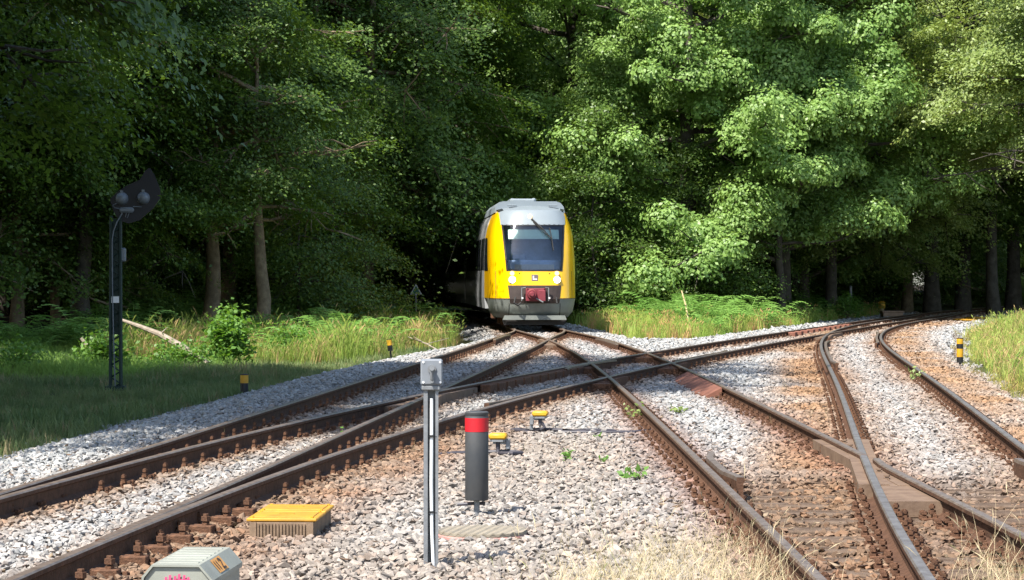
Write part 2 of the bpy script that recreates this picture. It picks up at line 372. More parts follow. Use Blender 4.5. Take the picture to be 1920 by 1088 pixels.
# ------------------------------------------------------------------ instancing for uncountable stuff (stones, grass, far wood)
def stuff(name, label, cat, pts, rot, scl, idx, col, variants):
    me = bpy.data.meshes.new(name); n = len(pts)
    me.vertices.add(n); me.vertices.foreach_set('co', np.asarray(pts, np.float32).ravel())
    for nm, ty, dat, key in (('rot', 'FLOAT_VECTOR', rot, 'vector'), ('scl', 'FLOAT_VECTOR', scl, 'vector'), ('col', 'FLOAT_VECTOR', col, 'vector'), ('idx', 'INT', idx, 'value')):
        a = me.attributes.new(nm, ty, 'POINT'); a.data.foreach_set(key, np.asarray(dat, np.int32 if ty == 'INT' else np.float32).ravel())
    me.update()
    o = link(name, me); tag(o, label, cat, kind='stuff')
    c = bpy.data.collections.new(name + '_shapes')
    for i, vme in enumerate(variants): c.objects.link(bpy.data.objects.new('%s_shape_%02d' % (name, i), vme))
    nt = bpy.data.node_groups.new(name + '_scatter', 'GeometryNodeTree')
    nt.interface.new_socket('Geometry', in_out='INPUT', socket_type='NodeSocketGeometry'); nt.interface.new_socket('Geometry', in_out='OUTPUT', socket_type='NodeSocketGeometry')
    N = nt.nodes; L = nt.links
    gi = N.new('NodeGroupInput'); go = N.new('NodeGroupOutput'); ip = N.new('GeometryNodeInstanceOnPoints'); ci = N.new('GeometryNodeCollectionInfo')
    ci.inputs['Collection'].default_value = c; ci.inputs['Separate Children'].default_value = True; ci.inputs['Reset Children'].default_value = True
    L.new(gi.outputs[0], ip.inputs['Points']); L.new(ci.outputs[0], ip.inputs['Instance']); ip.inputs['Pick Instance'].default_value = True
    for nm, ty, sock in (('rot', 'FLOAT_VECTOR', 'Rotation'), ('scl', 'FLOAT_VECTOR', 'Scale'), ('idx', 'INT', 'Instance Index')):
        na = N.new('GeometryNodeInputNamedAttribute'); na.data_type = ty; na.inputs['Name'].default_value = nm
        L.new(na.outputs['Attribute'], ip.inputs[sock])
    L.new(ip.outputs[0], go.inputs[0])
    md = o.modifiers.new('scatter', 'NODES'); md.node_group = nt
    return o

def in_view(x, y, mx=1.2): return np.abs(x) < y * .2157 + mx

# ballast stones
stone_m = inst_mat('ballast_stone', .9, 0, .28, 16, spec=.25)
def stone(seed):
    r = np.random.default_rng(seed); bm = bmesh.new()
    P = r.normal(size=(15, 3)); P /= np.linalg.norm(P, axis=1)[:, None]
    P *= np.array([1.05, .76, .5]) * (1 + .16 * r.normal(size=(15, 1))) * .5
    for q in P: bm.verts.new(q)
    res = bmesh.ops.convex_hull(bm, input=bm.verts)
    bmesh.ops.delete(bm, geom=[e for e in res['geom_interior'] if isinstance(e, bmesh.types.BMVert)], context='VERTS')
    me = bpy.data.meshes.new('ballast_stone'); bm.to_mesh(me); bm.free(); me.materials.append(stone_m); return me
stones = [stone(i) for i in range(12)]
PT = []; Yo = 15.9; Xo = (905 - 960) * Yo / F
for (y0, y1, dens, s0, s1) in ((10.6, 17, 700, .032, .082), (17, 26, 560, .034, .084), (26, 38, 340, .042, .092), (38, 55, 170, .055, .11), (55, 80, 85, .07, .13), (80, 125, 26, .10, .2)):
    wmax = y1 * .2157 + 1.2; n = int(dens * 2 * wmax * (y1 - y0))
    x = rng.uniform(-wmax, wmax, n); y = rng.uniform(y0, y1, n)
    g, gl, gr, gm = grass_in(x, y)
    keep = in_view(x, y) & (g < .12) & ((g < 0) | (rng.random(n) < .35))
    d = rail_dist(x, y); dm = np.minimum.reduce(list(d.values()))
    keep &= (dm > .075) & ((x - Xo) ** 2 + (y - Yo) ** 2 > .31 ** 2)
    # fewer stones where the old timbers show
    tim = (y < 20.3) & (x > rail_x('C', -1, y) + .1) & (x < rail_x('D', 1, y)); keep &= ~tim | (rng.random(n) < .58 + .3 * (vnoise(x, y, .8, 44) > .5))
    x, y = x[keep], y[keep]; s = s0 + (s1 - s0) * rng.random(len(x)) ** 1.7
    PT.append((x, y, s))
x = np.concatenate([q[0] for q in PT]); y = np.concatenate([q[1] for q in PT]); s = np.concatenate([q[2] for q in PT]); n = len(x)
z = ground_z(x, y) + s * rng.uniform(-.08, .34, n)
d = rail_dist(x, y); dm = np.minimum.reduce(list(d.values())); z += .010 * np.exp(-(dm / .3) ** 2)
rot = np.stack([rng.uniform(-.6, .6, n), rng.uniform(-.6, .6, n), rng.uniform(0, 6.28, n)], -1)
stuff('ballast', 'pale grey and rust stained ballast stones covering the ground between the rails', 'ballast', np.stack([x, y, z], -1), rot,
      np.stack([s, s, s], -1), rng.integers(0, 12, n), ballast_col(x, y, rng.random(n)), stones)
print('stones', n)

# ------------------------------------------------------------------ rails, sleepers, fastenings
PROF = [(-.026, 0), (.026, 0), (.035, -.010), (.034, -.036), (.009, -.05), (.008, -.13), (.03, -.145), (.07, -.152), (.07, -.159), (-.07, -.159), (-.07, -.152), (-.03, -.145), (-.008, -.13), (-.009, -.05), (-.034, -.036), (-.035, -.010)]
def rail_mesh(name, fn, ys, off, dz, prof=PROF, flare=None, top='rail_top'):
    ys = np.asarray(ys, float); t = slope(fn, ys); nn = np.sqrt(1 + t * t); x0 = fn(ys)
    offs = np.full_like(ys, off) if flare is None else off + flare(ys)
    V = []; K = len(prof)
    for i in range(len(ys)):
        for (px, pz) in prof:
            o = offs[i] + px; V.append((x0[i] + o / nn[i], ys[i] - o * t[i] / nn[i], dz + pz))
    Fc = []; mi = []
    for i in range(len(ys) - 1):
        for k in range(K):
            k2 = (k + 1) % K; Fc.append((i * K + k, i * K + k2, (i + 1) * K + k2, (i + 1) * K + k)); mi.append(1 if k in (0, 1, K - 1) else 0)
    Fc += [tuple(range(K - 1, -1, -1)), tuple(range((len(ys) - 1) * K, len(ys) * K))]; mi += [0, 0]
    me = bpy.data.meshes.new(name); me.from_pydata(V, [], Fc); me.materials.append(M['rail_side']); me.materials.append(M[top])
    me.polygons.foreach_set('material_index', mi)
    bm = bmesh.new(); bm.from_mesh(me); bmesh.ops.recalc_face_normals(bm, faces=bm.faces); bm.to_mesh(me); bm.free(); me.update(); return me

def hexbolt(mb, x, y, z, r=.019, h=.05):
    mb.tube([(x, y, z), (x, y, z + .018)], .027, 6); mb.tube([(x, y, z + .022), (x, y, z + .022 + h)], r * .9, 6); mb.tube([(x, y, z + .03), (x, y, z + .03 + h * .55)], r * 1.45, 6)
mb = MB(); mb.box((0, 0, -.169), (.38, .15, .017), bev=.004)
for sx in (-1, 1):
    mb.box((sx * .088, 0, -.150), (.03, .08, .03), bev=.004); mb.box((sx * .10, 0, -.130), (.045, .05, .016), bev=.004)
    hexbolt(mb, sx * .104, 0, -.124, .016, .040)
    hexbolt(mb, sx * .165, .045, -.163, .016, .03); hexbolt(mb, sx * .165, -.045, -.163, .016, .03)
FAST = mb.mesh('rail_fastening', M['rust'])
mb = MB(); mb.box((.0, 0, -.135), (.15, .12, .085), bev=.006, m=0); mb.box((-.06, 0, -.12), (.06, .05, .05)); hexbolt(mb, 0.02, 0, -.095, .022, .055); hexbolt(mb, .1, .05, -.165, .018, .03)
CHAIR = mb.mesh('slide_chair', M['rust'])
FASTFAR = None
def mk_sleeper(wid):
    mb = MB(); mb.box((0, 0, 0), (wid, .26, .15), bev=.012)
    for q in range(3): mb.box((rng.uniform(-wid * .3, wid * .3), rng.uniform(-.08, .08), .0755), (wid * .3, .012, .004))
    return mb.mesh('sleeper', M['timber'])
SLEEP = mk_sleeper(2.6)
LABT = {'A': ('railway track curving from the lower left corner to beneath the yellow train', 'track'),
        'B': ('railway track crossing from the lower left over the diamond to the far right', 'track'),
        'C': ('rusty straight track running from the lower right up to the train', 'track'),
        'D': ('orange stained track bending sharply right beside the grassy bank', 'track')}
def copies(parent, me, name, items, limit=100):
    items = sorted(items, key=lambda q: q[1])
    for q in items[:limit]:
        o = bpy.data.objects.new(name, me if len(q) < 5 else q[4]); COL.objects.link(o); o.parent = parent; o.location = q[:3]; o.rotation_euler = (0, 0, q[3])
    rest = items[limit:]
    if rest:
        bm = bmesh.new()
        for q in rest:
            nv = len(bm.verts); bm.from_mesh(me); bm.verts.ensure_lookup_table()
            vs = bm.verts[nv:]; bmesh.ops.transform(bm, matrix=Matrix.Translation(q[:3]) @ Matrix.Rotation(q[3], 4, 'Z'), verts=vs)
        rme = bpy.data.meshes.new(name); bm.to_mesh(rme); bm.free()
        for mm in me.materials: rme.materials.append(mm)
        o = link(name, rme, parent); o['kind'] = 'stuff'
TROOT = {}
_q = np.linspace(16, 24, 1600); FROG = float(_q[np.argmin(np.abs(rail_x('D', -1, _q) - rail_x('C', 1, _q)))])
for k in 'ABCD':
    fn, lo, hi, dz = TR[k]
    root = thing('railway_track', LABT[k][0], LABT[k][1], group='crossing railway tracks'); TROOT[k] = root
    ysr = np.concatenate([np.arange(lo, 40, .5), np.arange(40, hi, 1.0)])
    if k == 'A': tip = {-1: (lo, hi), 1: (14.2, hi)}
    elif k == 'B': tip = {-1: (lo, hi), 1: (lo, hi)}
    elif k == 'C': tip = {-1: (lo, hi - 2), 1: (lo, hi)}
    else: tip = {-1: (lo, 104), 1: (lo, hi)}
    for s in (-1, 1):
        a, b_ = tip[s]; yy = ysr[(ysr >= a) & (ysr <= b_)]
        if k == 'C' and s == 1:              # the rail is broken by the flangeway beside the rail it crosses
            link('rail', rail_mesh('rail', fn, np.append(yy[yy < FROG - .75], FROG - .42), s * W2, dz, flare=lambda q: .05 * sstep(FROG - 1.3, FROG - .42, q)), root); yy = np.insert(yy[yy > FROG + .3], 0, FROG - .02)
        link('rail', rail_mesh('rail', fn, yy, s * W2, dz, top='rail_polish' if k == 'D' else 'rail_top'), root)
    sl = []; fa = []
    yy = lo + .3
    while yy < min(hi, 112):
        t = float(slope(fn, yy)); rz = -math.atan(t); x0 = float(fn(yy)); wid = None; skip = False
        if k == 'B' and yy < 36: skip = True
        if k == 'D' and yy < 27: skip = True
        if k == 'A' and yy < 36:
            ex = float(cB(yy) - cA(yy)); wid = 2.6 + max(ex, 0); x0s = x0 + ex / 2
        if k == 'C' and yy < 27:
            ex = float(cD(yy) - cC(yy)); wid = 2.6 + max(ex, 0); x0s = x0 + ex / 2
        if not skip and yy < 75:
            if wid: sl.append((x0s, yy, -.178 - .075, rz, mk_sleeper(round(wid + float(rng.uniform(-.1, .15)), 2))))
            else: sl.append((x0, yy, -.178 - .075 - {'A': 0, 'B': .005, 'C': .01, 'D': .015}[k], rz))
        nrm = math.sqrt(1 + t * t)
        for s in (-1, 1):
            if not (tip[s][0] < yy < tip[s][1]): continue
            rx, ry = x0 + s * W2 / nrm, yy - s * W2 * t / nrm
            other = min([float(np.abs(rx - rail_x(kk, ss, ry))) for kk in 'ABCD' for ss in (-1, 1) if not (kk == k) and TR[kk][1] < ry < TR[kk][2]] + [9])
            if other < .14 and k in 'BD': continue
            if other < .17 and not (k == 'A' and yy < 20): continue
            fa.append((rx, ry, 0, rz))
        yy += .6 if yy < 70 else .7
    copies(root, SLEEP, 'sleeper', [q for q in sl], 100)
    near = sorted(fa, key=lambda q: q[1]); copies(root, FAST, 'rail_fastening', near, 100)
# slide chairs beside the near rail of B
for i, yy in enumerate(np.arange(12.6, 17.2, .6)):
    x0 = rail_x('B', 1, yy) + .21; o = link('slide_chair', CHAIR, TROOT['B'], (x0 + float(rng.uniform(-.012, .012)), yy + .3 + float(rng.uniform(-.03, .03)), float(rng.uniform(-.012, .0))), -math.atan(float(slope(cB, yy))) + float(rng.uniform(-.09, .09)))
# check rails
CPROF = [(-.03, .0), (.03, .0), (.034, -.03), (.02, -.05), (.02, -.15), (-.03, -.15), (-.034, -.03)]
def check(k, s, side, y0, y1, off=.115, lift=.01):
    fn = TR[k][0]; yy = np.linspace(y0, y1, 14)
    fl = lambda q: side * (off + .07 * (sstep(y0 + .8, y0, q) + sstep(y1 - .8, y1, q)))
    link('check_rail', rail_mesh('check_rail', fn, yy, s * W2, TR[k][3] + lift - .012, CPROF, flare=fl), TROOT[k])
check('B', 1, -1, 29.8, 34.8); check('B', 1, -1, 45.5, 52); check('C', -1, 1, 18.6, 21.4, .115, .012); check('D', 1, -1, 17.6, 20.6, .125, .02)
check('D', -1, 1, 44, 60, .11); check('A', -1, 1, 60, 66); check('C', 1, -1, 56, 62); check('D', 1, -1, 58, 70, .11); check('B', -1, 1, 41, 45.5)

# crossings: where a rail of one track meets a rail of another, a casting fills the angle
def crossing(k1, s1, k2, s2, y0, y1, ext, mtl, z=-.045, up=1.0):
    yy = np.linspace(y0, y1, 400); dx = rail_x(k1, s1, yy) - rail_x(k2, s2, yy); i = int(np.argmin(np.abs(dx))); yc = float(yy[i])
    mb = MB()
    for kk, ss in ((k1, s1), (k2, s2)):
        q = np.linspace(yc - ext, yc + ext * up, 9); L_ = [(float(rail_x(kk, ss, a)) - .12, float(a)) for a in q]; R_ = [(float(rail_x(kk, ss, a)) + .12, float(a)) for a in q]
        mb.prism(L_ + R_[::-1], -.175, z - (.004 if kk == k2 else 0))
    # filled acute angles
    for sg in (-1, 1):
        e = ext * (1.5 if sg < 0 else .8 * up); a = yc + sg * e
        mb.prism([(float(rail_x(k1, s1, yc)), yc), (float(rail_x(k1, s1, a)), a), (float(rail_x(k2, s2, a)), a)], -.17, z - .010)
    # raised nose bolts
    for sg in (-1, 1):
        for q in (.55, .8): 
            a = yc + sg * ext * q; xx = float(rail_x(k1, s1, a) + rail_x(k2, s2, a)) / 2; hexbolt(mb, xx, a, z - .012, .017, .02)
    return mb.build('crossing', mtl, TROOT[k2]), yc
_, yDC = crossing('D', -1, 'C', 1, 16, 24, 2.6, M['casting'])
crossing('A', 1, 'B', -1, 26, 36, 2.0, M['casting']); crossing('A', 1, 'C', -1, 55, 70, 2.2, M['casting'])
crossing('B', -1, 'C', -1, 38, 50, 1.1, M['rust']); crossing('B', 1, 'C', -1, 33, 43, 1.1, M['rust'])
crossing('B', -1, 'C', 1, 45, 58, 1.1, M['rust']); crossing('B', 1, 'C', 1, 38, 50, 1.1, M['rust']); crossing('B', 1, 'D', -1, 56, 72, 2.2, M['casting'])
print('frog at', yDC)
# rust red cover plate against the right rail of C, dark blocks along B, ribs along the far rail of B
mb = MB(); q = np.linspace(34.2, 40.2, 7)
I = [(float(rail_x('C', 1, a)) - .05, float(a)) for a in q]; O = [(float(rail_x('C', 1, a)) - .34 + .06 * (j in (0, 6)), float(a)) for j, a in enumerate(q)]
V = [(p_[0], p_[1], -.02) for p_ in I] + [(p_[0], p_[1], -.14) for p_ in O] + [(p_[0], p_[1], -.22) for p_ in I] + [(p_[0], p_[1], -.22) for p_ in O]
n7 = 7; Fc = []
for j in range(6): Fc += [(j, j + 1, n7 + j + 1, n7 + j), (n7 + j, n7 + j + 1, 3 * n7 + j + 1, 3 * n7 + j), (j, 2 * n7 + j, 2 * n7 + j + 1, j + 1)]
Fc += [(0, n7, 3 * n7, 2 * n7), (6, 2 * n7 + 6, 3 * n7 + 6, n7 + 6)]
mb.add(V, Fc).build('cover_plate', M['rust_red'], TROOT['C'])
mb = MB()
for j, a in enumerate(np.arange(35.6, 42.5, .62)):
    mb.box((float(rail_x('B', -1, a)) + .13, a, -.11), (.16, .5, .16), -math.atan(float(slope(cB, a))), bev=.01)
mb.build('guard_block', M['rust'], TROOT['B'])
mb = MB()
for a in np.arange(70.5, 83.5, 1.25): mb.box((float(rail_x('B', -1, a)) + .16, a, -.13), (.22, .45, .2), -math.atan(float(slope(cB, a))), bev=.015)
mb.build('rib_plate', M['rust_red'], TROOT['B'])

# ------------------------------------------------------------------ the train
def build_train():
    Y0 = 74.0; X0 = .72; hd = math.atan(.058)
    root = thing('railcar', 'yellow fronted diesel railcar with lit headlights standing where the tracks meet', 'train', (X0, Y0, 0.02), hd)
    zk = [.31, .5, .91, 2.2, 2.9, 3.35, 3.62, 3.80]
    wk = [1.16, 1.30, 1.375, 1.375, 1.335, 1.245, 1.12, .98]
    yk = [.42, .16, .05, .26, .55, .78, .95, 1.12]
    def wz(z): return float(np.interp(z, zk, wk))
    def y0z(z): return float(np.interp(z, zk, yk))
    def xb(z): return float(np.interp(z, [.75, 1.35, 1.77, 3.23, 3.80], [.77, .84, .88, 1.0, 1.04]))
    n = 3.1
    def S(x, z, off=0.0):
        w = wz(z); r = min(abs(x) / w, 1.0); d = 1.75
        y = y0z(z) + d * (1 - (1 - r ** n) ** (1 / n)); return (x, y - off, z)
    def patch(xf, zs, off, nx=12):
        V = []; 
        for z in zs:
            a, b = xf(z)
            for i in range(nx + 1): V.append(S(a + (b - a) * i / nx, z, off))
        return V, [(j * (nx + 1) + i, j * (nx + 1) + i + 1, (j + 1) * (nx + 1) + i + 1, (j + 1) * (nx + 1) + i) for j in range(len(zs) - 1) for i in range(nx)]
    LEN = 20.6; YW = 4.6
    # --- yellow shell: side pillars and the band below the windscreen
    mb = MB(); zs = [.91, 1.1, 1.35, 1.56, 1.77, 2.1, 2.5, 2.9, 3.23, 3.5, 3.62, 3.76]
    for sg in (-1, 1):
        V = []; NX = 16
        for z in zs:
            w = wz(z); t0 = math.asin(min(1, (xb(z) / w) ** (n / 2)))
            for i in range(NX + 1):
                t = t0 + (math.pi / 2 - t0) * i / NX; V.append(S(sg * w * math.sin(t) ** (2 / n), z))
            V.append((sg * w, YW, z))
        k = NX + 2
        mb.add(V, [(j * k + i, j * k + i + 1, (j + 1) * k + i + 1, (j + 1) * k + i) for j in range(len(zs) - 1) for i in range(k - 1)])
    V, Fc = patch(lambda z: (-xb(z), xb(z)), [1.32, 1.45, 1.6, 1.77], 0); mb.add(V, Fc)
    body = mb.build('front_shell', M['t_yellow'], root, smooth=True)
    # --- windscreen and what is behind it
    V, Fc = patch(lambda z: (-xb(z), xb(z)), np.linspace(1.775, 3.228, 9), .0); MB().add(V, Fc).build('windscreen', M['glass'], root, smooth=True)
    mb = MB()
    for z, hh in ((1.775, .035), (3.21, .035)):
        V, Fc = patch(lambda q: (-xb(q), xb(q)), [z, z + hh], .012); mb.add(V, Fc)
    for sg in (-1, 1):
        V, Fc = patch(lambda q: ((xb(q) - .05) * sg, xb(q) * sg), np.linspace(1.775, 3.24, 9), .012, 2); mb.add(V, Fc)
    mb.build('windscreen_seal', M['black'], root)
    mb = MB(); mb.box((0, 1.95, 2.45), (2.0, .06, 1.5)); mb.box((0, 1.4, 1.72), (1.6, 1.1, .06)); mb.box((.0, 1.0, 1.95), (1.75, .5, .34), bev=.06)
    mb.box((-.42, 1.75, 2.0), (.45, .14, .7), bev=.05)
    mb.build('cab_interior', M['t_cab'], root)
    V, Fc = patch(lambda z: (-.80, .80), np.linspace(2.78, 3.08, 4), -.06); mb = MB(); mb.add(V, Fc); mb.build('sun_blind', M['t_blind'], root)
    V, Fc = patch(lambda z: (-.62, .62), [1.82, 1.98], -.05); dsp = MB().add(V, Fc).build('destination_display', M['t_display'], root)
    # --- grey cap above the windscreen, roof shield
    V, Fc = patch(lambda z: (-xb(z) - .02, xb(z) + .02), [3.235, 3.35, 3.5, 3.62, 3.70], .012, 14)
    mb = MB(); mb.add(V, Fc)
    b0 = len(mb.v); NX = 14; top = []
    for j, yy in enumerate((None, 1.6, 2.4, 4.0)):
        for i in range(NX + 1):
            x = -1.06 + 2.12 * i / NX
            if j == 0: q = S(x * .99, 3.70, .012); top.append(q)
            else: top.append((x * (1.02), yy + .25 * abs(x), 3.74 + .12 * (1 - (x / 1.06) ** 2)))
    mb.add(top, [(j * 15 + i, j * 15 + i + 1, (j + 1) * 15 + i + 1, (j + 1) * 15 + i) for j in range(3) for i in range(NX)])
    mb.build('front_cap', M['t_roofgrey'], root, smooth=True)
    mb = MB()
    prof = [(-1.14, 3.66), (-1.10, 3.86), (-.98, 4.0), (-.86, 4.03), (.86, 4.03), (1.0, 3.98), (1.10, 3.86), (1.14, 3.66)]
    mb.plate(prof, 2.6, 9.6)
    mb.box((-.15, 5.0, 4.06), (.78, 3.2, .17), bev=.05); mb.box((-.50, 4.6, 4.07), (.16, 2.0, .18), bev=.05); mb.box((.2, 4.6, 4.07), (.16, 2.0, .2), bev=.05)
    mb.box((.62, 3.2, 3.98), (.3, .3, .12), bev=.03)
    for sx in (-.62, .68): mb.box((sx, 1.75, 3.87), (.28, .3, .035), bev=.01)
    mb.build('roof_unit', M['t_roofgrey'], root, smooth=False)
    # --- skirt
    mb = MB(); zs = [.31, .36, .42, .5, .7, .91]; V = []; NX = 30
    for z in zs:
        w = wz(z)
        V.append((-w, YW - 1.7, z))
        for i in range(NX + 1):
            t = -math.pi / 2 + math.pi * i / NX; V.append(S(math.copysign(w * abs(math.sin(t)) ** (2 / n), t), z))
        V.append((w, YW - 1.7, z))
    k = NX + 3; mb.add(V, [(j * k + i, j * k + i + 1, (j + 1) * k + i + 1, (j + 1) * k + i) for j in range(len(zs) - 1) for i in range(k - 1)])
    mb.build('skirt', M['t_skirt'], root, smooth=True)
    mb = MB(); mb.plate([(-1.0, .25), (1.0, .25), (.94, .385), (-.94, .385)], .10, .30)
    mb.build('obstacle_deflector', M['t_skirt'], root); MB().plate([(-.95, .08), (.95, .08), (1.0, .245), (-1.0, .245)], .40, .50).build('guard_plate', M['t_dark'], root)
    # --- coupler recess and coupler
    V, Fc = patch(lambda z: (-xb(z), xb(z)), [.76, .9, 1.05, 1.2, 1.325], .012); MB().add(V, Fc).build('coupler_recess', M['t_recess'], root)
    cp = MB(); cp.box((.02, .0, 1.03), (.62, .16, .40), bev=.02); cp.tube([(-.12, -.10, 1.07), (-.12, -.34, 1.05)], [.15, .13], 14); cp.tube([(-.12, -.34, 1.05), (-.12, -.40, 1.05)], [.09, .06], 12)
    cp.box((.2, -.1, 1.0), (.24, .1, .34), bev=.015)
    for sx in (-.24, .28): cp.cyl((sx, -.1), .02, 1.22, 1.25, 8)
    coup = cp.build('coupler', M['t_coupler'], root)
    mb = MB(); mb.tube([(.02, -.16, .92), (.24, -.22, .80)], .022, 8); mb.tube([(-.42, -.05, .84), (-.42, -.05, 1.24), (-.30, -.05, 1.26)], .018, 6); mb.tube([(.42, -.05, .84), (.42, -.05, 1.24), (.32, -.05, 1.26)], .018, 6)
    mb.build('coupler_lever', M['galv'], coup)
    mb = MB()
    for sx in (-.40, .44): mb.tube([(sx, -.04, .93), (sx, -.1, .93)], .03, 10)
    mb.build('air_cock', M['white'], coup)
    mb = MB(); mb.tube([(-.62, -.02, .95), (-.66, -.12, .78), (-.55, -.12, .70), (-.45, -.06, .78)], .035, 8); mb.tube([(.66, .0, .95), (.68, -.08, .76)], .03, 8); mb.build('brake_hose', M['t_dark'], root)
    sm = MB()
    for sx in (-.80, .80): sm.tube([S(sx, z, .004) for z in (.34, .5, .7, .76)], .011, 5)
    for sg in (-1, 1): sm.tube([S(sg * q, .912, .004) for q in (.80, .95, 1.1, 1.22, 1.3, 1.35, 1.37)], .010, 5); sm.tube([S(sg * 1.2, z, .003) for z in (.93, 1.3, 1.77)], .008, 5)
    sm.build('panel_seam', M['t_dark'], root)
    # --- lamps, badge, wiper
    for sx, sz in ((-.70, 1.50), (.70, 1.50)):
        q = S(sx, sz)
        h_ = MB(); h_.tube([(sx, q[1] + .03, sz), (sx, q[1] - .03, sz)], [.13, .12], 18); hl = h_.build('headlight', M['galv'], root)
        l_ = MB(); l_.tube([(sx, q[1] - .03, sz), (sx, q[1] - .05, sz)], [.10, .085], 18); l_.build('lamp', M['t_lamp'], hl)
        h2 = MB(); h2.tube([(sx * 1.0, q[1] + .05, sz + .2), (sx * 1.0, q[1] - .0, sz + .2)], [.075, .07], 14); h2.build('marker_light', M['t_marker'], root)
    q = S(-.10, 3.50)
    mb = MB(); mb.tube([(-.10, q[1] + .05, 3.50), (-.10, q[1] - .05, 3.50)], [.075, .07], 14); mb.build('top_lamp', M['t_marker'], root)
    q = S(0, 1.56)
    bd = MB(); bd.box((0.0, q[1] - .008, 1.56), (.20, .02, .20), bev=.004); bdo = bd.build('badge', M['t_badge'], root)
    lt = MB(); lt.box((-.042, q[1] - .022, 1.56), (.042, .012, .13)); lt.box((.026, q[1] - .022, 1.515), (.094, .0121, .04)); lt.build('letter', M['white'], bdo)
    wp = MB(); a = S(-.06, 3.42, .05); b_ = S(.30, 3.08, .07); c_ = S(.56, 2.78, .06); wp.tube([a, b_, c_], [.03, .02, .012], 8); wp.tube([S(-.02, 3.34, .05), S(.3, 3.0, .07), c_], .012, 6)
    wp.tube([S(.50, 3.14, .05), S(.56, 2.8, .05), S(.60, 2.42, .05)], .016, 6); wp.build('wiper', M['t_dark'], root)
    mb = MB()
    for sx in (-.48, .46):
        q = S(sx, 1.70); mb.tube([(sx, q[1] + .01, 1.70), (sx, q[1] - .012, 1.70)], .018, 8)
    mb.build('washer_jet', M['black'], root)
    # --- side body of the first section
    def shell(parent, y0, y1, mt, nm):
        zz = [.55, .91, 1.5, 2.2, 2.9, 3.35, 3.62, 3.80, 3.88]; ww = [1.34, 1.376, 1.376, 1.376, 1.336, 1.246, 1.12, .90, .0]
        prof = [(-w, z) for w, z in zip(ww, zz)] + [(w, z) for w, z in list(zip(ww, zz))[-2::-1]]
        return MB().plate(prof, y0, y1).build(nm, mt, parent)
    def side_windows(parent, spans, nm='side_window', z0=1.82, z1=2.88):
        for sg in (-1, 1):
            for (a, b_) in spans:
                mb = MB(); V = []
                for z in (z0, 2.2, z1):
                    w = wz(z) + .009
                    V += [(sg * w, a, z), (sg * w, b_, z)]
                mb.add(V, [(0, 1, 3, 2), (2, 3, 5, 4)]); mb.build(nm, M['t_window'], parent)
    sb = shell(root, YW, LEN, M['t_white'], 'body')
    side_windows(root, [(4.75, 5.4), (5.6, 6.25), (6.45, 7.1)] + [(7.5 + 1.7 * i, 8.95 + 1.7 * i) for i in range(7)])
    for sg in (-1, 1):
        mb = MB(); T = [(2.35, 1.80), (3.05, 1.80), (3.05, 2.86), (2.70, 2.86)]
        T = [(2.0, 1.80), (4.35, 1.80), (4.35, 2.86), (3.0, 2.86)]
        T = [(2.0, 1.80), (4.35, 1.80), (4.35, 2.2), (2.38, 2.2), (4.35, 2.86), (3.0, 2.86)]; V = [(sg * (wz(z) + .012), y, z) for y, z in T]; mb.add(V, [(0, 1, 2, 3), (3, 2, 4, 5)]).build('cab_side_window', M['t_window'], root)
    mb = MB(); mb.box((0, 12, .62), (2.3, 17, .5)); mb.box((0, 3.6, .5), (1.9, 2.6, .5), bev=.1); mb.build('underframe', M['t_dark'], root)
    for yy in (3.0, 5.0):
        for sg in (-1, 1):
            wl_ = MB(); wl_.tube([(sg * .68, yy, .42), (sg * .82, yy, .42)], .42, 24); wl_.tube([(sg * .64, yy, .42), (sg * .68, yy, .42)], .45, 24); wl_.build('wheel', M['rust'], root)
        ax = MB(); ax.tube([(-.7, yy, .42), (.7, yy, .42)], .08, 10); ax.build('axle', M['t_dark'], root)
    mb = MB()
    for sg in (-1, 1): mb.box((sg * 1.05, 4.0, .48), (.14, 3.2, .22), bev=.03); mb.box((sg * 1.1, 4.0, .36), (.16, .6, .3), bev=.04); mb.box((sg * 1.02, 2.3, .2), (.1, .25, .2), bev=.02)
    mb.build('bogie_frame', M['rust'], root)
    # --- second section behind the bellows
    r2 = link('rear_carriage', MB().box((0, 0.3, 2.1), (2.2, .7, 3.0)).mesh('bellows', M['t_dark']), root, (0, LEN + .0, 0), .028)
    shell(r2, .6, 20.5, M['t_white'], 'rear_body')
    side_windows(r2, [(1.2 + 1.8 * i, 2.7 + 1.8 * i) for i in range(9)], 'rear_window')
    MB().box((0, 10, .6), (2.3, 19, .5)).build('rear_underframe', M['t_dark'], r2)
build_train()

# ------------------------------------------------------------------ trackside objects
def gz1(x, y): return float(ground_z(np.array([x]), np.array([y]))[0])
# near steel post with a switch box
Yp = 14.2; Xp = (808 - 960) * Yp / F; zb = -.24
t = thing('switch_post', 'slim galvanised channel post carrying a small grey key switch box', 'post', (Xp, Yp, zb), math.radians(3))
hT = 1.05 - .155 - zb
mb = MB(); w, d_, th = .088, .06, .006
mb.box((-w / 2 + th / 2, 0, hT / 2), (th, d_, hT)); mb.box((w / 2 - th / 2, 0, hT / 2), (th, d_, hT)); mb.box((0, d_ / 2 - th / 2, hT / 2), (w - 2 * th, th, hT))
mb.box((-w / 2 + .012, -d_ / 2 - .002, hT / 2), (.024, .005, hT - .002)); mb.box((w / 2 - .009, -d_ / 2 - .002, hT / 2), (.018, .005, hT - .002))
post = mb.build('post', M['galv'], t)
mb = MB(); mb.tube([(.004, -.012, hT - .06), (.004, -.02, hT - .3), (.002, -.022, hT * .5), (.006, -.022, hT * .25), (.018, -.03, .0)], .011, 8); cb = mb.build('cable', M['cable_white'], t, smooth=True)
mb = MB()
for q in (.35, .75): mb.box((.003, -.024, hT * q), (.03, .03, .012)); mb.box((.02, -.034, hT * q - .004), (.03, .003, .004))
mb.build('cable_tie', M['black'], cb)
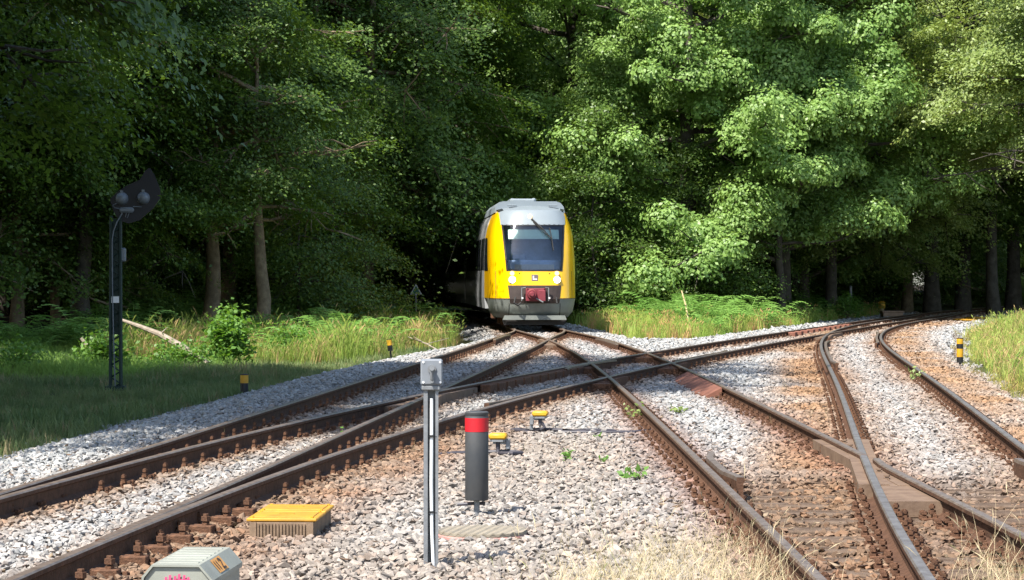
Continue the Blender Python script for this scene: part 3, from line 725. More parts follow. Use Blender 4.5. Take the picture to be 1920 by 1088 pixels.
mb = MB(); mb.box((0, -.005, hT + .004), (.112, .085, .03), bev=.006); mb.build('bracket', M['galv'], t)
mb = MB(); mb.box((0.004, -.01, hT + .098), (.132, .085, .155), bev=.009); bx = mb.build('switch_box', M['grey_paint'], t)
mb = MB()
for sx in (-1, 1):
    for sz in (-1, 1): mb.tube([(.004 + sx * .05, -.05, hT + .098 + sz * .06), (.004 + sx * .05, -.056, hT + .098 + sz * .06)], .007, 8)
mb.build('screw', M['white'], bx)
mb = MB(); mb.tube([(.004, -.05, hT + .118), (.004, -.062, hT + .118)], .026, 14); mb.tube([(.004, -.06, hT + .118), (.004, -.10, hT + .122)], .014, 12); mb.tube([(.004, -.085, hT + .115), (.002, -.075, hT + .07), (.006, -.068, hT + .055)], [.009, .010, .012], 8); mb.tube([(.004, -.06, hT + .045), (.004, -.075, hT + .045)], .012, 10)
mb.build('key_switch', M['galv'], bx, smooth=True)

# dark cylinder with a red band
Yc = 17.3; Xc = (894 - 960) * Yc / F
t = thing('marker_tube', 'dark grey plastic tube with a red band standing on a thin pipe', 'marker post', (Xc, Yc, 0))
R_ = .0855
MB().lathe((0, 0, 0), [(.05, -.062), (R_ - .004, -.062), (R_, -.055), (R_, .545), (R_ - .002, .548), (R_ - .002, .556), (R_, .559), (R_, .577), (R_ - .006, .583), (.02, .586)], 32).build('tube', M['dark_plastic'], t, smooth=True)
MB().lathe((0, 0, 0), [(R_ + .0015, .438), (R_ + .0015, .538)], 32).build('red_band', M['red'], t, smooth=True)
MB().cyl((0, 0), .021, -.30, -.06, 12).build('pipe', M['galv'], t, smooth=True)
mb = MB(); mb.tube([(-.14, .05, -.1), (-.02, .03, -.09), (.06, .02, -.09)], .012, 8); mb.build('clamp', M['cable_dark'], t)

# ribbed round cover
Ro = .30
t = thing('pit_cover', 'pale ribbed round pit cover with a pinkish rim lying in the ballast', 'cover', (Xo, Yo, -.150), math.radians(-12))
MB().lathe((0, 0, 0), [(Ro, -.06), (Ro + .004, -.03), (Ro + .004, -.012), (Ro - .004, -.004), (Ro - .02, -.002)], 48).build('rim', M['pit_rim'], t, smooth=True)
MB().lathe((0, 0, 0), [(Ro - .003, -.006), (Ro - .001, .0), (Ro - .002, .018), (Ro - .012, .0185)], 48).build('edge', M['pit'], t, smooth=True)
mb = MB(); NR = 64; V = []; rows = np.linspace(-.985, .985, 65)
for xx in rows:
    hw = math.sqrt(1 - xx * xx) * Ro; zz = .012 + .009 * math.sin(xx * Ro / .058 * 2 * math.pi)
    V += [(xx * Ro, -hw, zz - .004), (xx * Ro, -hw, zz + .006), (xx * Ro, hw, zz + .006), (xx * Ro, hw, zz - .004)]
mb.add(V, [(i * 4 + k, i * 4 + k + 1, i * 4 + k + 5, i * 4 + k + 4) for i in range(64) for k in range(3)]); mb.build('cover_plate', M['pit'], t, smooth=True)

# brown cable pit with yellow lids
t = thing('cable_pit', 'brown ribbed cable pit box closed with two yellow lids', 'cable box', (-1.505, 16.2, 0), math.radians(-3))
mb = MB(); mb.box((0, 0, -.155), (.425, .92, .19), bev=.01)
for i in range(15): mb.box((-.155 + i * .022, -.463, -.15), (.011, .012, .15))
mb.box((-.19, -.463, -.14), (.045, .014, .15)); mb.box((.19, -.463, -.14), (.045, .014, .15))
mb.build('box', M['brown_box'], t)
for i, (yy, dz_) in enumerate(((-.235, .0), (.23, .004))):
    mb = MB(); mb.box((0, yy, -.05 + dz_), (.47, .455, .022), bev=.006); mb.box((0, yy, -.037 + dz_), (.40, .38, .008), bev=.003); mb.box((0, yy + .02, -.031 + dz_), (.10, .03, .006))
    l = mb.build('lid', M['lid_yellow'], t)
    sc_ = MB()
    for sx in (-.2, .2):
        for sy in (-.19, .19): sc_.cyl((sx, yy + sy), .012, -.04 + dz_, -.03 + dz_, 8)
    sc_.build('lid_bolt', M['yellow'], l)

# grey machine cabinet cut by the lower edge of the picture
t = thing('point_machine_cabinet', 'grey green metal cabinet with chamfered lid and orange number label', 'cabinet', (-1.625, 11.55, 0), math.radians(-4))
wv = .176
def prof_(e): return [(-wv - e, -.28), (wv + e, -.28), (wv + e, .085 + e * .4), (wv - .066 + e * .4, .16 + e), (-wv + .05 - e * .4, .16 + e), (-wv - e, .10 + e * .4)]
MB().plate(prof_(-.012), 0.0, .74).build('body', M['cabinet'], t)
mb = MB(); mb.plate(prof_(0), -.012, .0)
pin = prof_(-.022)
lid = MB(); lid.plate([(wv - .004, .06), (wv, .06), (wv, .085), (wv - .066, .16), (-wv + .05, .16), (-wv, .10), (-wv, .06), (-wv + .004, .06), (-wv + .012, .096), (-wv + .056, .15), (wv - .07, .15), (wv - .01, .08)], -.02, .755)
for i in range(7): lid.box((-.01, .07 + i * .1, .1605), (.20, .035, .006), bev=.002)
lo_ = lid.build('lid', M['cabinet'], t)
MB().plate(prof_(-.014), -.006, -.001).build('end_panel', M['cabinet'], t)
ang = math.atan2(.16 - .085, -.066)
lb = MB(); ca_, sa_ = (.0 - .066) / .0999, .075 / .0999
def ch(u_, v_, e): # point on the right chamfer: u along the cabinet, v up the slope
    return (wv - .066 * v_ + e * .75, u_, .085 + .075 * v_ + e * .66)
lb.add([ch(.20, .12, .003), ch(.42, .12, .003), ch(.42, .92, .003), ch(.20, .92, .003)], [(0, 1, 2, 3)])
lbo = lb.build('number_label', M['orange'], t)
dg = MB()
def stroke(a, b_): 
    (u1, v1), (u2, v2) = a, b_; du, dv = u2 - u1, (v2 - v1) * .1; L_ = math.hypot(du, dv); nu, nv = -dv / L_ * .006, du / L_ * .06
    dg.add([ch(u1 + nu, v1 + nv, .006), ch(u2 + nu, v2 + nv, .006), ch(u2 - nu, v2 - nv, .006), ch(u1 - nu, v1 - nv, .006)], [(0, 1, 2, 3)])
for q in (.23, .275): stroke((q, .25), (q, .8))
for a, b_ in (((.32, .7), (.345, .82)), ((.345, .82), (.375, .7)), ((.375, .7), (.32, .25)), ((.32, .25), (.385, .25))): stroke(a, b_)
dg.build('number', M['ink'], lbo)
gr_ = MB()
for i, (a, h1) in enumerate(((-.06, .09), (-.04, .1), (-.015, .095), (.005, .105), (.03, .1), (.05, .09))):
    gr_.add([(a - .006, -.0145, -.02), (a + .006, -.0145, -.02), (a + .009, -.0145, h1 + .01), (a - .002, -.0145, h1 + .01)], [(0, 1, 2, 3)])
for zz in (.07, .03): gr_.add([(-.065, -.0155, zz), (.06, -.0155, zz + .01), (.06, -.0155, zz + .022), (-.065, -.0155, zz + .014)], [(0, 1, 2, 3)])
gr_.build('graffiti', M['pink'], t)

# wheel sensors beside the near rail of track B
def sensor(x, y, lz, label, flip):
    t = thing('wheel_sensor', label, 'rail sensor', (x, y, 0), math.radians(-6), 'yellow lidded rail sensors')
    s_ = flip
    mb = MB(); mb.box((0, 0, lz - .035), (.15, .11, .035), bev=.006); mb.box((0, -.06, lz - .04), (.11, .006, .022)); mb.build('sensor_body', M['galv'], t)
    MB().box((0, .02, lz), (.172, .19, .058), bev=.016, taper=1).build('lid', M['yellow'], t, smooth=True)
    mb = MB(); mb.box((s_ * .095, .02, lz - .075), (.04, .08, .10), bev=.005); mb.box((s_ * .10, .02, (lz - .22) / 2 - .03), (.036, .012, abs(-.22 - lz) - .06)); mb.box((s_ * .02, .01, lz - .065), (.14, .05, .02)); mb.build('bracket', M['galv'], t)
    mb = MB(); mb.cyl((0, -.01), .022, lz - .12, lz - .05, 10); mb.tube([(0, -.01, lz - .12), (0.005, -.03, lz - .17), (.03, -.09, -.14), (.16, -.16, -.138), (.24, -.08, -.138), (.1, .02, -.13), (-.2, -.02, -.14), (-.42, -.06, -.145), (-.6, -.2, -.155), (-.7, -.25, -.19)] if s_ > 0 else
        [(0.02, -.01, lz - .1), (.05, -.02, lz - .15), (.0, -.03, -.14), (-.16, -.08, -.138), (-.32, .02, -.14), (-.24, .12, -.14), (-.02, .1, -.135), (.25, .0, -.138), (.5, .1, -.14), (.8, .15, -.15), (1.0, .3, -.19)], .019, 8); mb.build('cable', M['cable_dark'], t, smooth=True)
    return t
sensor(-.135, 23.1, .018, 'yellow lidded rail sensor just right of the dark red banded tube', 1)
sensor(.315, 26.5, .045, 'yellow lidded rail sensor on the ballast farther from the tube', -1)
mb = MB(); mb.tube([(.55, 26.3, -.15), (.9, 26.2, -.145), (1.35, 26.3, -.15), (1.7, 26.9, -.16), (1.95, 27.2, -.20)], .02, 8)
tag(mb.build('ground_cable', M['cable_dark'], smooth=True), 'dark cable lying on pale ballast behind the farther yellow sensor', 'cable')

# yellow and black fouling markers
MARKS = []
def marker(u, v, zg, hts, label, lean=0, r=.066, mats=None):
    x, y, _ = gp(u, v, zg); zg = gz1(x, y); MARKS.append((x, y))
    t = thing('fouling_marker', label, 'marker post', (x, y, zg), 0, 'yellow and black marker posts'); t.rotation_euler = (0, lean, 0)
    for i in range(len(hts) - 1):
        nm = ('yellow_band', 'black_band')[mats[i] == 'black']; e = .0015 if i % 2 else 0
        MB().lathe((0, 0, 0), [(r + e, hts[i] + .001), (r + e, hts[i + 1])], 20).build(nm, M[mats[i]], t, smooth=True)
    MB().cyl((0, 0), .022, -.15, hts[0] + .02, 8).build('stem', M['black'], t)
    MB().lathe((0, 0, 0), [(r + .004, hts[-1]), (r + .003, hts[-1] + .015), (.01, hts[-1] + .022)], 20).build('cap', M['black'] if mats[-1] != 'cap' else M['yellow'], t)
    return t
marker(458, 742, -.35, [.07, .21, .34], 'short yellow topped black marker in shaded grass beside the dark ballast', 0, mats=['black', 'yellow'])
marker(734, 672, -.4, [.22, .36, .50], 'leaning yellow and black marker before the tall sunny grass', -.12, .062, ['black', 'yellow'])
marker(1800, 682, -.2, [.08, .20, .37, .47, .58], 'yellow and black banded marker at the foot of the grassy right bank', 0, .068, ['black', 'yellow', 'black', 'yellow'])
x_, y_, _ = gp(1653, 592, -.2)
t = thing('fouling_marker', 'distant grey marker with an orange yellow head beside the sandy block', 'marker post', (x_, y_, -.2), 0, 'yellow and black marker posts')
MB().cyl((0, 0), .12, -.1, .36, 12).build('stem', M['sand_concrete'], t); MB().lathe((0, 0, 0), [(.13, .34), (.17, .38), (.17, .62), (.1, .68)], 16).build('yellow_head', M['yellow'], t, smooth=True)
x_, y_, _ = gp(1672, 598, -.22)
t = thing('concrete_box', 'pale brown concrete box beside the far bend of the track', 'box', (x_, y_, -.22)); 
MB().box((0, 0, .14), (.9, .8, .3), bev=.03).build('body', M['sand_concrete'], t); MB().box((0, 0, .32), (.98, .88, .07), bev=.02).build('cover', M['sand_concrete'], t)
for (u, v, lab) in ((1809, 600, 'orange yellow flat trough lid nearer the rail on right ballast'), (1830, 596.5, 'orange yellow flat trough lid farther from the camera on right ballast')):
    x_, y_, _ = gp(u, v, -.08)
    t = thing('trough_lid', lab, 'lid', (x_, y_, -.08), .15, 'orange trough lids'); MB().box((0, 0, 0), (.62, 1.1, .06), bev=.015).build('lid', M['lid_yellow'], t); MB().box((0, 0, -.1), (.5, .95, .16)).build('trough', M['brown_box'], t); MB().box((0, 0, .035), (.5, .9, .015)).build('lid_panel', M['yellow'], t)
x_, y_ = (1595 - 960) * 104 / F, 104
t = thing('thin_post', 'thin plain grey post standing among the ferns near the far trees', 'post', (x_, y_, gz1(x_, y_))); MB().cyl((0, 0), .06, -.2, 1.45, 10).build('pole', M['galv'], t); MB().lathe((0, 0, 0), [(.066, 1.45), (.05, 1.49), (.01, 1.5)], 10).build('cap', M['galv'], t)
p0, p1 = at(1291, 604, 76), at(1278, 545, 76.3)
tag(MB().tube([p0, (p0 + p1) / 2 + Vector((.03, 0, 0)), p1], [.03, .028, .02], 8).build('leaning_stick', M['straw_stick']), 'leaning straw coloured stick in the sunny grass right of the train', 'stick')
# green triangular sign
x_, y_ = (780 - 960) * 84 / F, 84
t = thing('triangle_sign', 'small green triangular sign with pale border left of the train', 'sign', (x_, y_, 0), 0)
MB().plate([(-.21, 1.0), (.21, 1.0), (0, 1.37)], 0, .012).build('border', M['sign_white'], t); MB().plate([(-.165, 1.025), (.165, 1.025), (0, 1.315)], -.006, -.001).build('face', M['sign_green'], t); MB().tube([(0, .03, -.6), (0, .03, 1.2)], .025, 8).build('pole', M['galv'], t)

# signal mast seen from behind
Ys = 41.0; Xs = (217 - 960) * Ys / F; zg = -.46; px = Ys / F
t = thing('signal_mast', 'dark green lattice signal mast with a navy board and two grey lamps', 'signal', (Xs, Ys, zg), math.radians(4))
zt = CH - (405 - HZ) * px - zg
mb = MB()
for sx in (-1, 1):
    for sy in (-1, 1): mb.tube([(sx * .09, sy * .065, -.2), (sx * .078, sy * .055, zt)], .026, 6)
for i in range(14):
    z0 = .1 + i * (zt - .2) / 14; z1 = z0 + (zt - .2) / 14
    for sy in (-1, 1): mb.tube([(-.082, sy * .056, z0), (.082, sy * .056, (z0 + z1) / 2)], .014, 5); mb.tube([(.082, sy * .056, (z0 + z1) / 2), (-.082, sy * .056, z1)], .008, 5)
mb.box((0, .0, zt * .5 + .5), (.12, .035, zt - 1.1)); mb.box((0, 0, .12), (.34, .3, .08), bev=.01); mb.box((0, 0, zt * .55), (.2, .15, .04)); mb.build('mast', M['mast_green'], t)
def sg_(cx, cy): return (190 + cx / 7.775 - 217) * px, CH - (310 + cy / 7.775 - HZ) * px - zg
bp_ = [sg_(*q) for q in ((125, 500), (230, 390), (380, 290), (560, 210), (640, 80), (700, 35), (770, 140), (850, 330), (860, 470), (760, 620), (560, 800), (400, 850), (250, 800), (170, 650))]
board = MB().plate(bp_, -.012, .012).build('signal_board', M['board_dark'], t)
MB().plate([(a * .96 + .012, b_) for a, b_ in bp_[3:9]], .02, .10).build('sun_hood', M['board_dark'], t)
for cx, cy in ((300, 490), (610, 480)):
    a, b_ = sg_(cx, cy); lm = MB(); lm.tube([(a, -.012, b_), (a, -.06, b_), (a, -.13, b_), (a, -.165, b_)], [.115, .11, .085, .04], 16); lm.box((a, -.06, b_ + .12), (.05, .05, .05)); lm.build('lamp_housing', M['lamp_back'], t, smooth=True)
a, b_ = sg_(375, 655); mb = MB(); mb.box((a, -.06, b_), (.25, .09, .10), rz=0, bev=.03); mb.build('junction_box', M['lamp_back'], t, smooth=True)
def wire(*P): return [(sg_(*q)[0], -.08, sg_(*q)[1]) for q in P]
mb = MB(); mb.tube(wire((280, 640), (200, 620), (175, 590), (230, 555)), .010, 6); mb.tube(wire((465, 605), (590, 610)), .010, 6); mb.tube(wire((310, 700), (230, 840), (185, 960), (165, 1085)), .012, 6); mb.tube(wire((370, 700), (355, 760), (385, 770), (410, 700)), .007, 6)
mb.tube([(sg_(165, 1085)[0], -.08, sg_(165, 1085)[1]), (-.05, -.075, zt * .6), (-.03, -.075, zt * .3), (0, -.075, .1)], .012, 6); mb.build('wire', M['lamp_back'], t)
MB().box((0, -.075, CH - (562 - HZ) * px - zg), (.13, .012, .11)).build('number_plate', M['white'], t)
MB().box((.13, 0, CH - (478 - HZ) * px - zg), (.09, .12, .24), bev=.02).build('relay_box', M['lamp_back'], t)

# fallen dead branches in the undergrowth
def log(label, P, R, twigs):
    t = thing('fallen_branch', label, 'branch', tuple(P[0]), 0, 'fallen dead branches'); o = Vector(P[0])
    MB().tube([Vector(p_) - o for p_ in P], R, 8).build('branch', M['dead_wood'], t, smooth=True)
    for a, b_, r in twigs: MB().tube([Vector(a) - o, Vector(b_) - o], [r, r * .4], 6).build('twig', M['dead_wood'], t)
log('long bleached fallen branch sloping down behind the signal mast', [at(228, 600, 51), at(262, 612, 50.8), at(300, 627, 50.5), at(340, 650, 50.2), at(388, 684, 50)], [.03, .045, .06, .075, .085], [(at(300, 627, 50.5), at(314, 614, 50.4), .02), (at(372, 672, 50.1), at(364, 654, 50.2), .02)])
log('short bleached fallen branch to the left of the signal mast', [at(152, 634, 50), at(168, 655, 50), at(205, 686, 49.8)], [.035, .05, .06], [(at(168, 655, 50), at(152, 652, 50.2), .02)])
log('dark thin dead twig arching over the grass edge near the train', [at(765, 632, 62), at(800, 645, 61.5), at(830, 662, 60.5)], [.012, .018, .02], [(at(800, 645, 61.5), at(842, 634, 62), .012), (at(790, 640, 61.6), at(770, 628, 61.8), .01)])

# ------------------------------------------------------------------ trees
def leaves_mesh(name, C, Nrm, size, mtl, r):
    n = len(C); Nrm = Nrm / (np.linalg.norm(Nrm, axis=1)[:, None] + 1e-9)
    D = r.normal(size=(n, 3)); D -= Nrm * (D * Nrm).sum(1)[:, None]; D /= (np.linalg.norm(D, axis=1)[:, None] + 1e-9)
    B = np.cross(Nrm, D); s = (size * r.uniform(.5, 1.45, n))[:, None]
    V = np.stack([C - D * s * .5, C + B * s * .31 + Nrm * s * .06, C + D * s * .5 - Nrm * s * .06, C - B * s * .31 + Nrm * s * .06], 1).reshape(-1, 3)
    me = mesh_np(name, V, np.arange(4 * n), 4, [mtl])
    a = me.attributes.new('lv', 'FLOAT', 'FACE'); lv = np.clip(r.normal(.45, .24, n), 0, 1); a.data.foreach_set('value', lv.astype(np.float32)); return me
def tree_meshes(seed, h, cb, rad, kind, nlimb=30, leaves=60000, lsize=.15, tr=.3, leaf=None, bark='bark_grey', lean=0.0, bare=0.0):
    r = np.random.default_rng(seed); tb = MB()
    tz = np.linspace(-.4, h * .93, 12); wx = np.cumsum(r.normal(0, .07, 12)); wy = np.cumsum(r.normal(0, .07, 12)); wx -= wx[0]; wy -= wy[0]
    wx += lean * tz; tp = [Vector((wx[i], wy[i], tz[i])) for i in range(12)]
    rr = [tr * (1.35 if i == 0 else 1) * (1 - .86 * (i / 11) ** .9) for i in range(12)]
    tb.tube(tp, rr, 10)
    clumps = []
    for i in range(nlimb):
        f = (i + r.random()) / nlimb; z0 = cb * .85 + (h * .95 - cb * .85) * f ** 1.15
        az = i * 2.399 + r.normal(0, .3); u_ = (z0 - cb) / max(h - cb, 1)
        L_ = rad * (.55 + .45 * math.sin(math.pi * min(1, max(0, .25 + .72 * u_)))) * r.uniform(.7, 1.15)
        if u_ > .75: L_ *= .75
        el = (r.uniform(-.05, .30) if u_ < .35 else r.uniform(.15, .75)) if kind == 'oak' else (r.uniform(-.18, .22) if u_ < .5 else r.uniform(.05, .6))
        k = np.interp(z0, tz, np.arange(12)); b0 = Vector((np.interp(z0, tz, wx), np.interp(z0, tz, wy), z0))
        pts = [b0]; d_ = Vector((math.cos(az) * math.cos(el), math.sin(az) * math.cos(el), math.sin(el))); seg = L_ / 6
        for q in range(6):
            d_ = (d_ + Vector(r.normal(0, .13, 3)) + Vector((0, 0, -.03 if kind != 'oak' else .02))).normalized(); pts.append(pts[-1] + d_ * seg)
        lr = tr * .34 * (L_ / rad) ** .7; tb.tube(pts, [max(.012, lr * (1 - .14 * q)) for q in range(7)], 6, cap=False)
        for q in range(2, 7):
            for _ in range((3 if q > 3 else 2) - (kind == 'oak')):
                sd = Vector((r.normal(), r.normal(), r.normal(0, .35) + (.15 if kind == 'oak' else -.05))).normalized(); sl = L_ * r.uniform(.16, .34)
                e = pts[q] + (sd * .8 + d_ * .5).normalized() * sl; mid = (pts[q] + e) / 2 + Vector(r.normal(0, .06, 3))
                tb.tube([pts[q], mid, e], [max(.01, lr * .35), max(.008, lr * .22), .006], 4, cap=False)
                clumps.append((e, L_)); 
                if r.random() < (.3 if kind == 'oak' else .7): clumps.append((mid, L_))
    clumps = [c for c in clumps if c[0].z > cb * (.9 if bare < 0 else .55) and r.random() > bare]
    per = max(8, leaves // max(1, len(clumps))); Cs = []; Ns = []
    for c, L_ in clumps:
        m_ = int(per * r.uniform(.5, 1.5)); c = np.array(c)
        if kind == 'oak':
            q = r.normal(size=(m_, 3)); q /= np.linalg.norm(q, axis=1)[:, None]; rad_ = r.random(m_)[:, None] ** .3
            ax = np.array([1.02, 1.02, .76]) * r.uniform(.55, 1.25); q[:, 2] = np.where(q[:, 2] < -.6, -q[:, 2] * .6, q[:, 2]); lump = 1 + .22 * np.sin(q[:, :1] * 5 + c[0]) * np.cos(q[:, 1:2] * 6 + c[1]) + .12 * np.sin(q[:, 2:] * 9); P = c + q * rad_ * ax * lump; Nn = q * 1.0 + np.array([0, 0, .35]) + r.normal(0, .36, (m_, 3)); Nn[:, :2] += .35 * c[:2] / (np.linalg.norm(c[:2]) + .1)
        else:
            ow = c[:2] / (np.linalg.norm(c[:2]) + .1); tilt = r.normal(0, .2, 2) + ow * r.uniform(.15, .85); q = r.normal(0, .46, (m_, 2)) * r.uniform(.7, 1.4); zz = -(q[:, 0] * tilt[0] + q[:, 1] * tilt[1]) - .14 * (q ** 2).sum(1) + r.normal(0, .11, m_)
            P = c + np.stack([q[:, 0], q[:, 1], zz], 1); Nn = np.array([tilt[0] * 1.3, tilt[1] * 1.3, .9]) + r.normal(0, .42, (m_, 3))
        Cs.append(P); Ns.append(Nn)
    cm = leaves_mesh('crown', np.concatenate(Cs), np.concatenate(Ns), lsize, M[leaf or ('oak_leaf' if kind == 'oak' else 'beech_leaf')], r)
    return tb.mesh('trunk', M[bark], smooth=True), cm
TP = {
    'oak1': tree_meshes(1, 21, 3.0, 7.2, 'oak', 36, 300000, .15, .42),
    'oak2': tree_meshes(2, 19, 2.2, 6.3, 'oak', 34, 250000, .15, .36),
    'oak4': tree_meshes(14, 11.5, 3.1, 4.2, 'oak', 26, 130000, .145, .20, bare=-1),
    'oak3': tree_meshes(3, 23, 3.6, 6.6, 'oak', 36, 170000, .16, .40),
    'beech1': tree_meshes(4, 22, 4.2, 6.5, 'beech', 44, 140000, .14, .30, bark='bark_tan'),
    'beech2': tree_meshes(5, 20, 3.2, 5.8, 'beech', 40, 130000, .14, .26, bark='bark_tan'),
    'beech3': tree_meshes(6, 24, 5.2, 6.2, 'beech', 42, 130000, .145, .34, bark='bark_grey'),
    'pale1': tree_meshes(7, 20, 4.2, 6.6, 'beech', 44, 150000, .14, .30, leaf='pale_leaf'),
    'low1': tree_meshes(9, 12.5, 5.2, 4.4, 'beech', 34, 70000, .14, .33, bark='bark_tan', bare=-1),
    'pale2': tree_meshes(13, 21, 7.2, 6.6, 'beech', 40, 150000, .14, .30, leaf='pale_leaf', bare=-1),
    'low2': tree_meshes(12, 12.5, 5.6, 3.8, 'beech', 20, 26000, .14, .33, bark='bark_tan', bare=-1),
    'tall1': tree_meshes(10, 27, 8.5, 7.8, 'beech', 46, 330000, .135, .40, bark='bark_grey'),
    'lean1': tree_meshes(11, 13.5, 6.0, 4.0, 'beech', 26, 50000, .13, .24, bark='bark_tan', lean=.42),
    'young1': tree_meshes(8, 9, .9, 3.0, 'beech', 30, 30000, .13, .09),
}
def tree(x, y, key, label, rot=0, s=1.0, cat='tree', group='trees along the forest edge'):
    z = gz1(x, y)
    t = thing('beech_tree' if key[0] in 'bplt' else ('young_tree' if key[0] == 'y' else 'oak_tree'), label, cat, (x, y, z), rot, group); t.scale = (s, s, s)
    link('trunk', TP[key][0], t); link('crown', TP[key][1], t); return t
def X(u, y): return (u - 960) * y / F
TREES = [
    # right of the train
    (1290, 93, 'oak1', 'big sunlit oak with billowing leaf clumps nearest the right of the yellow train', 2.3, 1.0),
    (1465, 99, 'oak2', 'bushy oak behind the bright ferns midway along the right forest edge', 2.1, 1.05),
    (1075, 106, 'oak3', 'tall oak rising directly behind the roof of the yellow train', 1.2, 1.0),
    (1560, 104, 'pale1', 'pale feathery beech behind the thin grey post', 3.3, .95),
    (1700, 123, 'beech2', 'beech with drooping twigs above the distant orange headed marker', 5.0, 1.1),
    (1748, 117, 'tall1', 'straight dark trunked beech standing behind the pale concrete box', .6, 1.0),
    (1805, 122, 'tall1', 'dark slender beech with a pale streak of light beside its trunk', 2.6, .95),
    (1865, 112, 'pale2', 'pale leaved beech overhanging the upper right corner', 1.0, 1.05),
    (1900, 126, 'tall1', 'dark beech trunk at the far right edge where the track vanishes', 4.0, 1.0),
    (1310, 112, 'oak3', 'oak crown filling the gap behind the two nearer right hand oaks', 4.4, 1.0),
    (2010, 96, 'pale2', 'beech whose twigs reach in over the grassy right bank', 2.9, 1.0),
    (1475, 93, 'oak4', 'low young oak with sunlit boughs in front of the dark right hand trunks', 1.1, 1.0),
    (1150, 96, 'oak4', 'slim young oak between the train and the big billowing oak', 3.7, .85),
    # left of the train
    (493, 68, 'low2', 'beech with a smooth tan trunk lit near the ground by the sunny grass', 1.7, .74),
    (386, 70, 'low1', 'thick tan trunked beech left of the smooth lit beech trunk', 4.4, .85),
    (158, 66, 'beech3', 'dark straight trunked beech behind the left of the signal mast', 3.0, .72),
    (108, 70, 'beech2', 'brown trunked beech with a sunlit patch left of the signal', .4, .62),
    (-150, 64, 'lean1', 'leaning beech with a mossy slanted trunk at the upper left', 0, 1.0),
    (30, 66, 'beech2', 'shaded beech standing behind the slanted trunk at the left', 5.4, .8),
    (590, 88, 'beech1', 'shaded beech whose sprays hang over the ferns left of the train', .9, .95),
    (690, 88, 'beech2', 'beech with yellow green lit sprays above the green triangle sign', 2.5, 1.05),
    (770, 98, 'beech3', 'shaded beech behind the green triangle sign', 5.6, .95),
    (800, 118, 'oak2', 'oak closing the gap over the shaded rear of the train', .7, 1.0),
    (900, 128, 'oak3', 'oak far behind the train on the left of its roof', 3.6, .95),
]
for u, y, k, lab, rot, s in TREES: tree(X(u, y), y, k, lab, rot, s)
# young understorey trees
YT = [(640, 78, 'young tree in the shade left of the green triangle sign', 1.0, .8), (560, 74, 'young bushy tree between the tan trunk and the ferns', 2.0, .75), (1130, 90, 'young shaded tree close beside the right flank of the train', .3, .9), (1330, 92, 'young leafy tree under the two sunlit oaks', 1.9, .8), (1415, 103, 'young tree in shade at the back of the bright bracken', 4.0, .75), (262, 76, 'young tree with lit leaves right behind the signal mast', 3.1, .62), (1640, 126, 'young tree behind the far orange headed marker', 5.1, .8)]
for u, y, lab, rot, s in YT: tree(X(u, y), y, 'young1', lab, rot, s, group='young trees under the forest edge')

# the wood that continues behind and left of the edge trees, one uncountable mass
fx = []; 
def addf(x, y, key, s=1.0): fx.append((x, y, key, s))
keys = ['oak1', 'oak2', 'oak3', 'beech1', 'beech2', 'beech3']
r = np.random.default_rng(21)
for y in np.arange(108, 215, 8.0):
    for x in np.arange(-62, 78, 7.0):
        xx, yy = x + r.uniform(-2.4, 2.4), y + r.uniform(-3, 3)
        if abs(xx - float(train_line(yy))) < 4.2 and yy < 150: continue
        if yy > 95 and yy < 185 and abs(xx - float(cB(yy))) < 5.5: continue
        if xx > float(cB(min(yy, 180))) and xx < float(cB(min(yy, 180))) + 16 and yy < 135: continue
        if any((xx - X(u, ty)) ** 2 + (yy - ty) ** 2 < 16 for u, ty, *_ in TREES): continue
        addf(xx, yy, keys[r.integers(0, 6)], r.uniform(.85, 1.12))
# left hand wood beside the line: outside the frame, it shades the foreground
for x, y, k, s in ((-12.2, 28.5, 'tall1', 1.0), (-10.8, 33.8, 'tall1', .88), (-17, 26.5, 'tall1', 1.0), (-15.5, 23.5, 'beech1', 1.0), (-19, 24, 'oak1', 1.0), (-19, 33, 'beech3', 1.0), (-20, 51.5, 'tall1', .8), (-21.5, 60, 'tall1', .95), (-21.5, 67, 'tall1', 1.0), (-16.8, 65.5, 'tall1', .85), (-23.5, 50, 'beech1', .9), (-25, 58, 'oak2', .9),
                   (-17.5, 66, 'beech2', 1.0), (-19, 74, 'oak3', .95), (-12.8, 77.5, 'tall1', .95), (-24, 68, 'beech1', 1.0), (-26, 78, 'oak1', 1.0), (-10.5, 88, 'beech1', 1.0), (-16, 88, 'oak2', 1.0), (-9.5, 97, 'beech3', 1.0), (-15, 97, 'oak3', 1.0), (-22, 92, 'beech2', 1.0), (-22, 102, 'oak1', 1.0), (-32, 70, 'oak1', 1.0), (-32, 85, 'beech1', 1.0), (-32, 100, 'oak2', 1.0), (-31, 58, 'oak1', 1.0)):
    addf(x, y, k, s)
allk = list(TP.keys()); P_ = []; I_ = []; S_ = []; R_2 = []
for x, y, k, s in fx:
    z = gz1(x, y); a = r.uniform(0, 6.28)
    for j in (0, 1): P_.append((x, y, z)); I_.append(allk.index(k) * 2 + j); S_.append((s, s, s)); R_2.append((0, 0, a))
for i in range(130):
    y = r.uniform(96, 175); x = r.uniform(-.24, .26) * y
    if abs(x - float(train_line(y))) < 3.5 or abs(x - float(cB(y))) < 4.5 or (x > float(cB(y)) and x < float(cB(y)) + 14): continue
    z = gz1(x, y); a = r.uniform(0, 6.28); s = r.uniform(.5, .9)
    for j in (0, 1): P_.append((x, y, z)); I_.append(allk.index('young1') * 2 + j); S_.append((s, s, s * .8)); R_2.append((0, 0, a))
vm_ = []
for k in allk: vm_ += [TP[k][0], TP[k][1]]
stuff('forest', 'dense dark wood filling the background behind the edge trees', 'forest', P_, R_2, S_, I_, np.ones((len(P_), 3)) * .5, vm_)

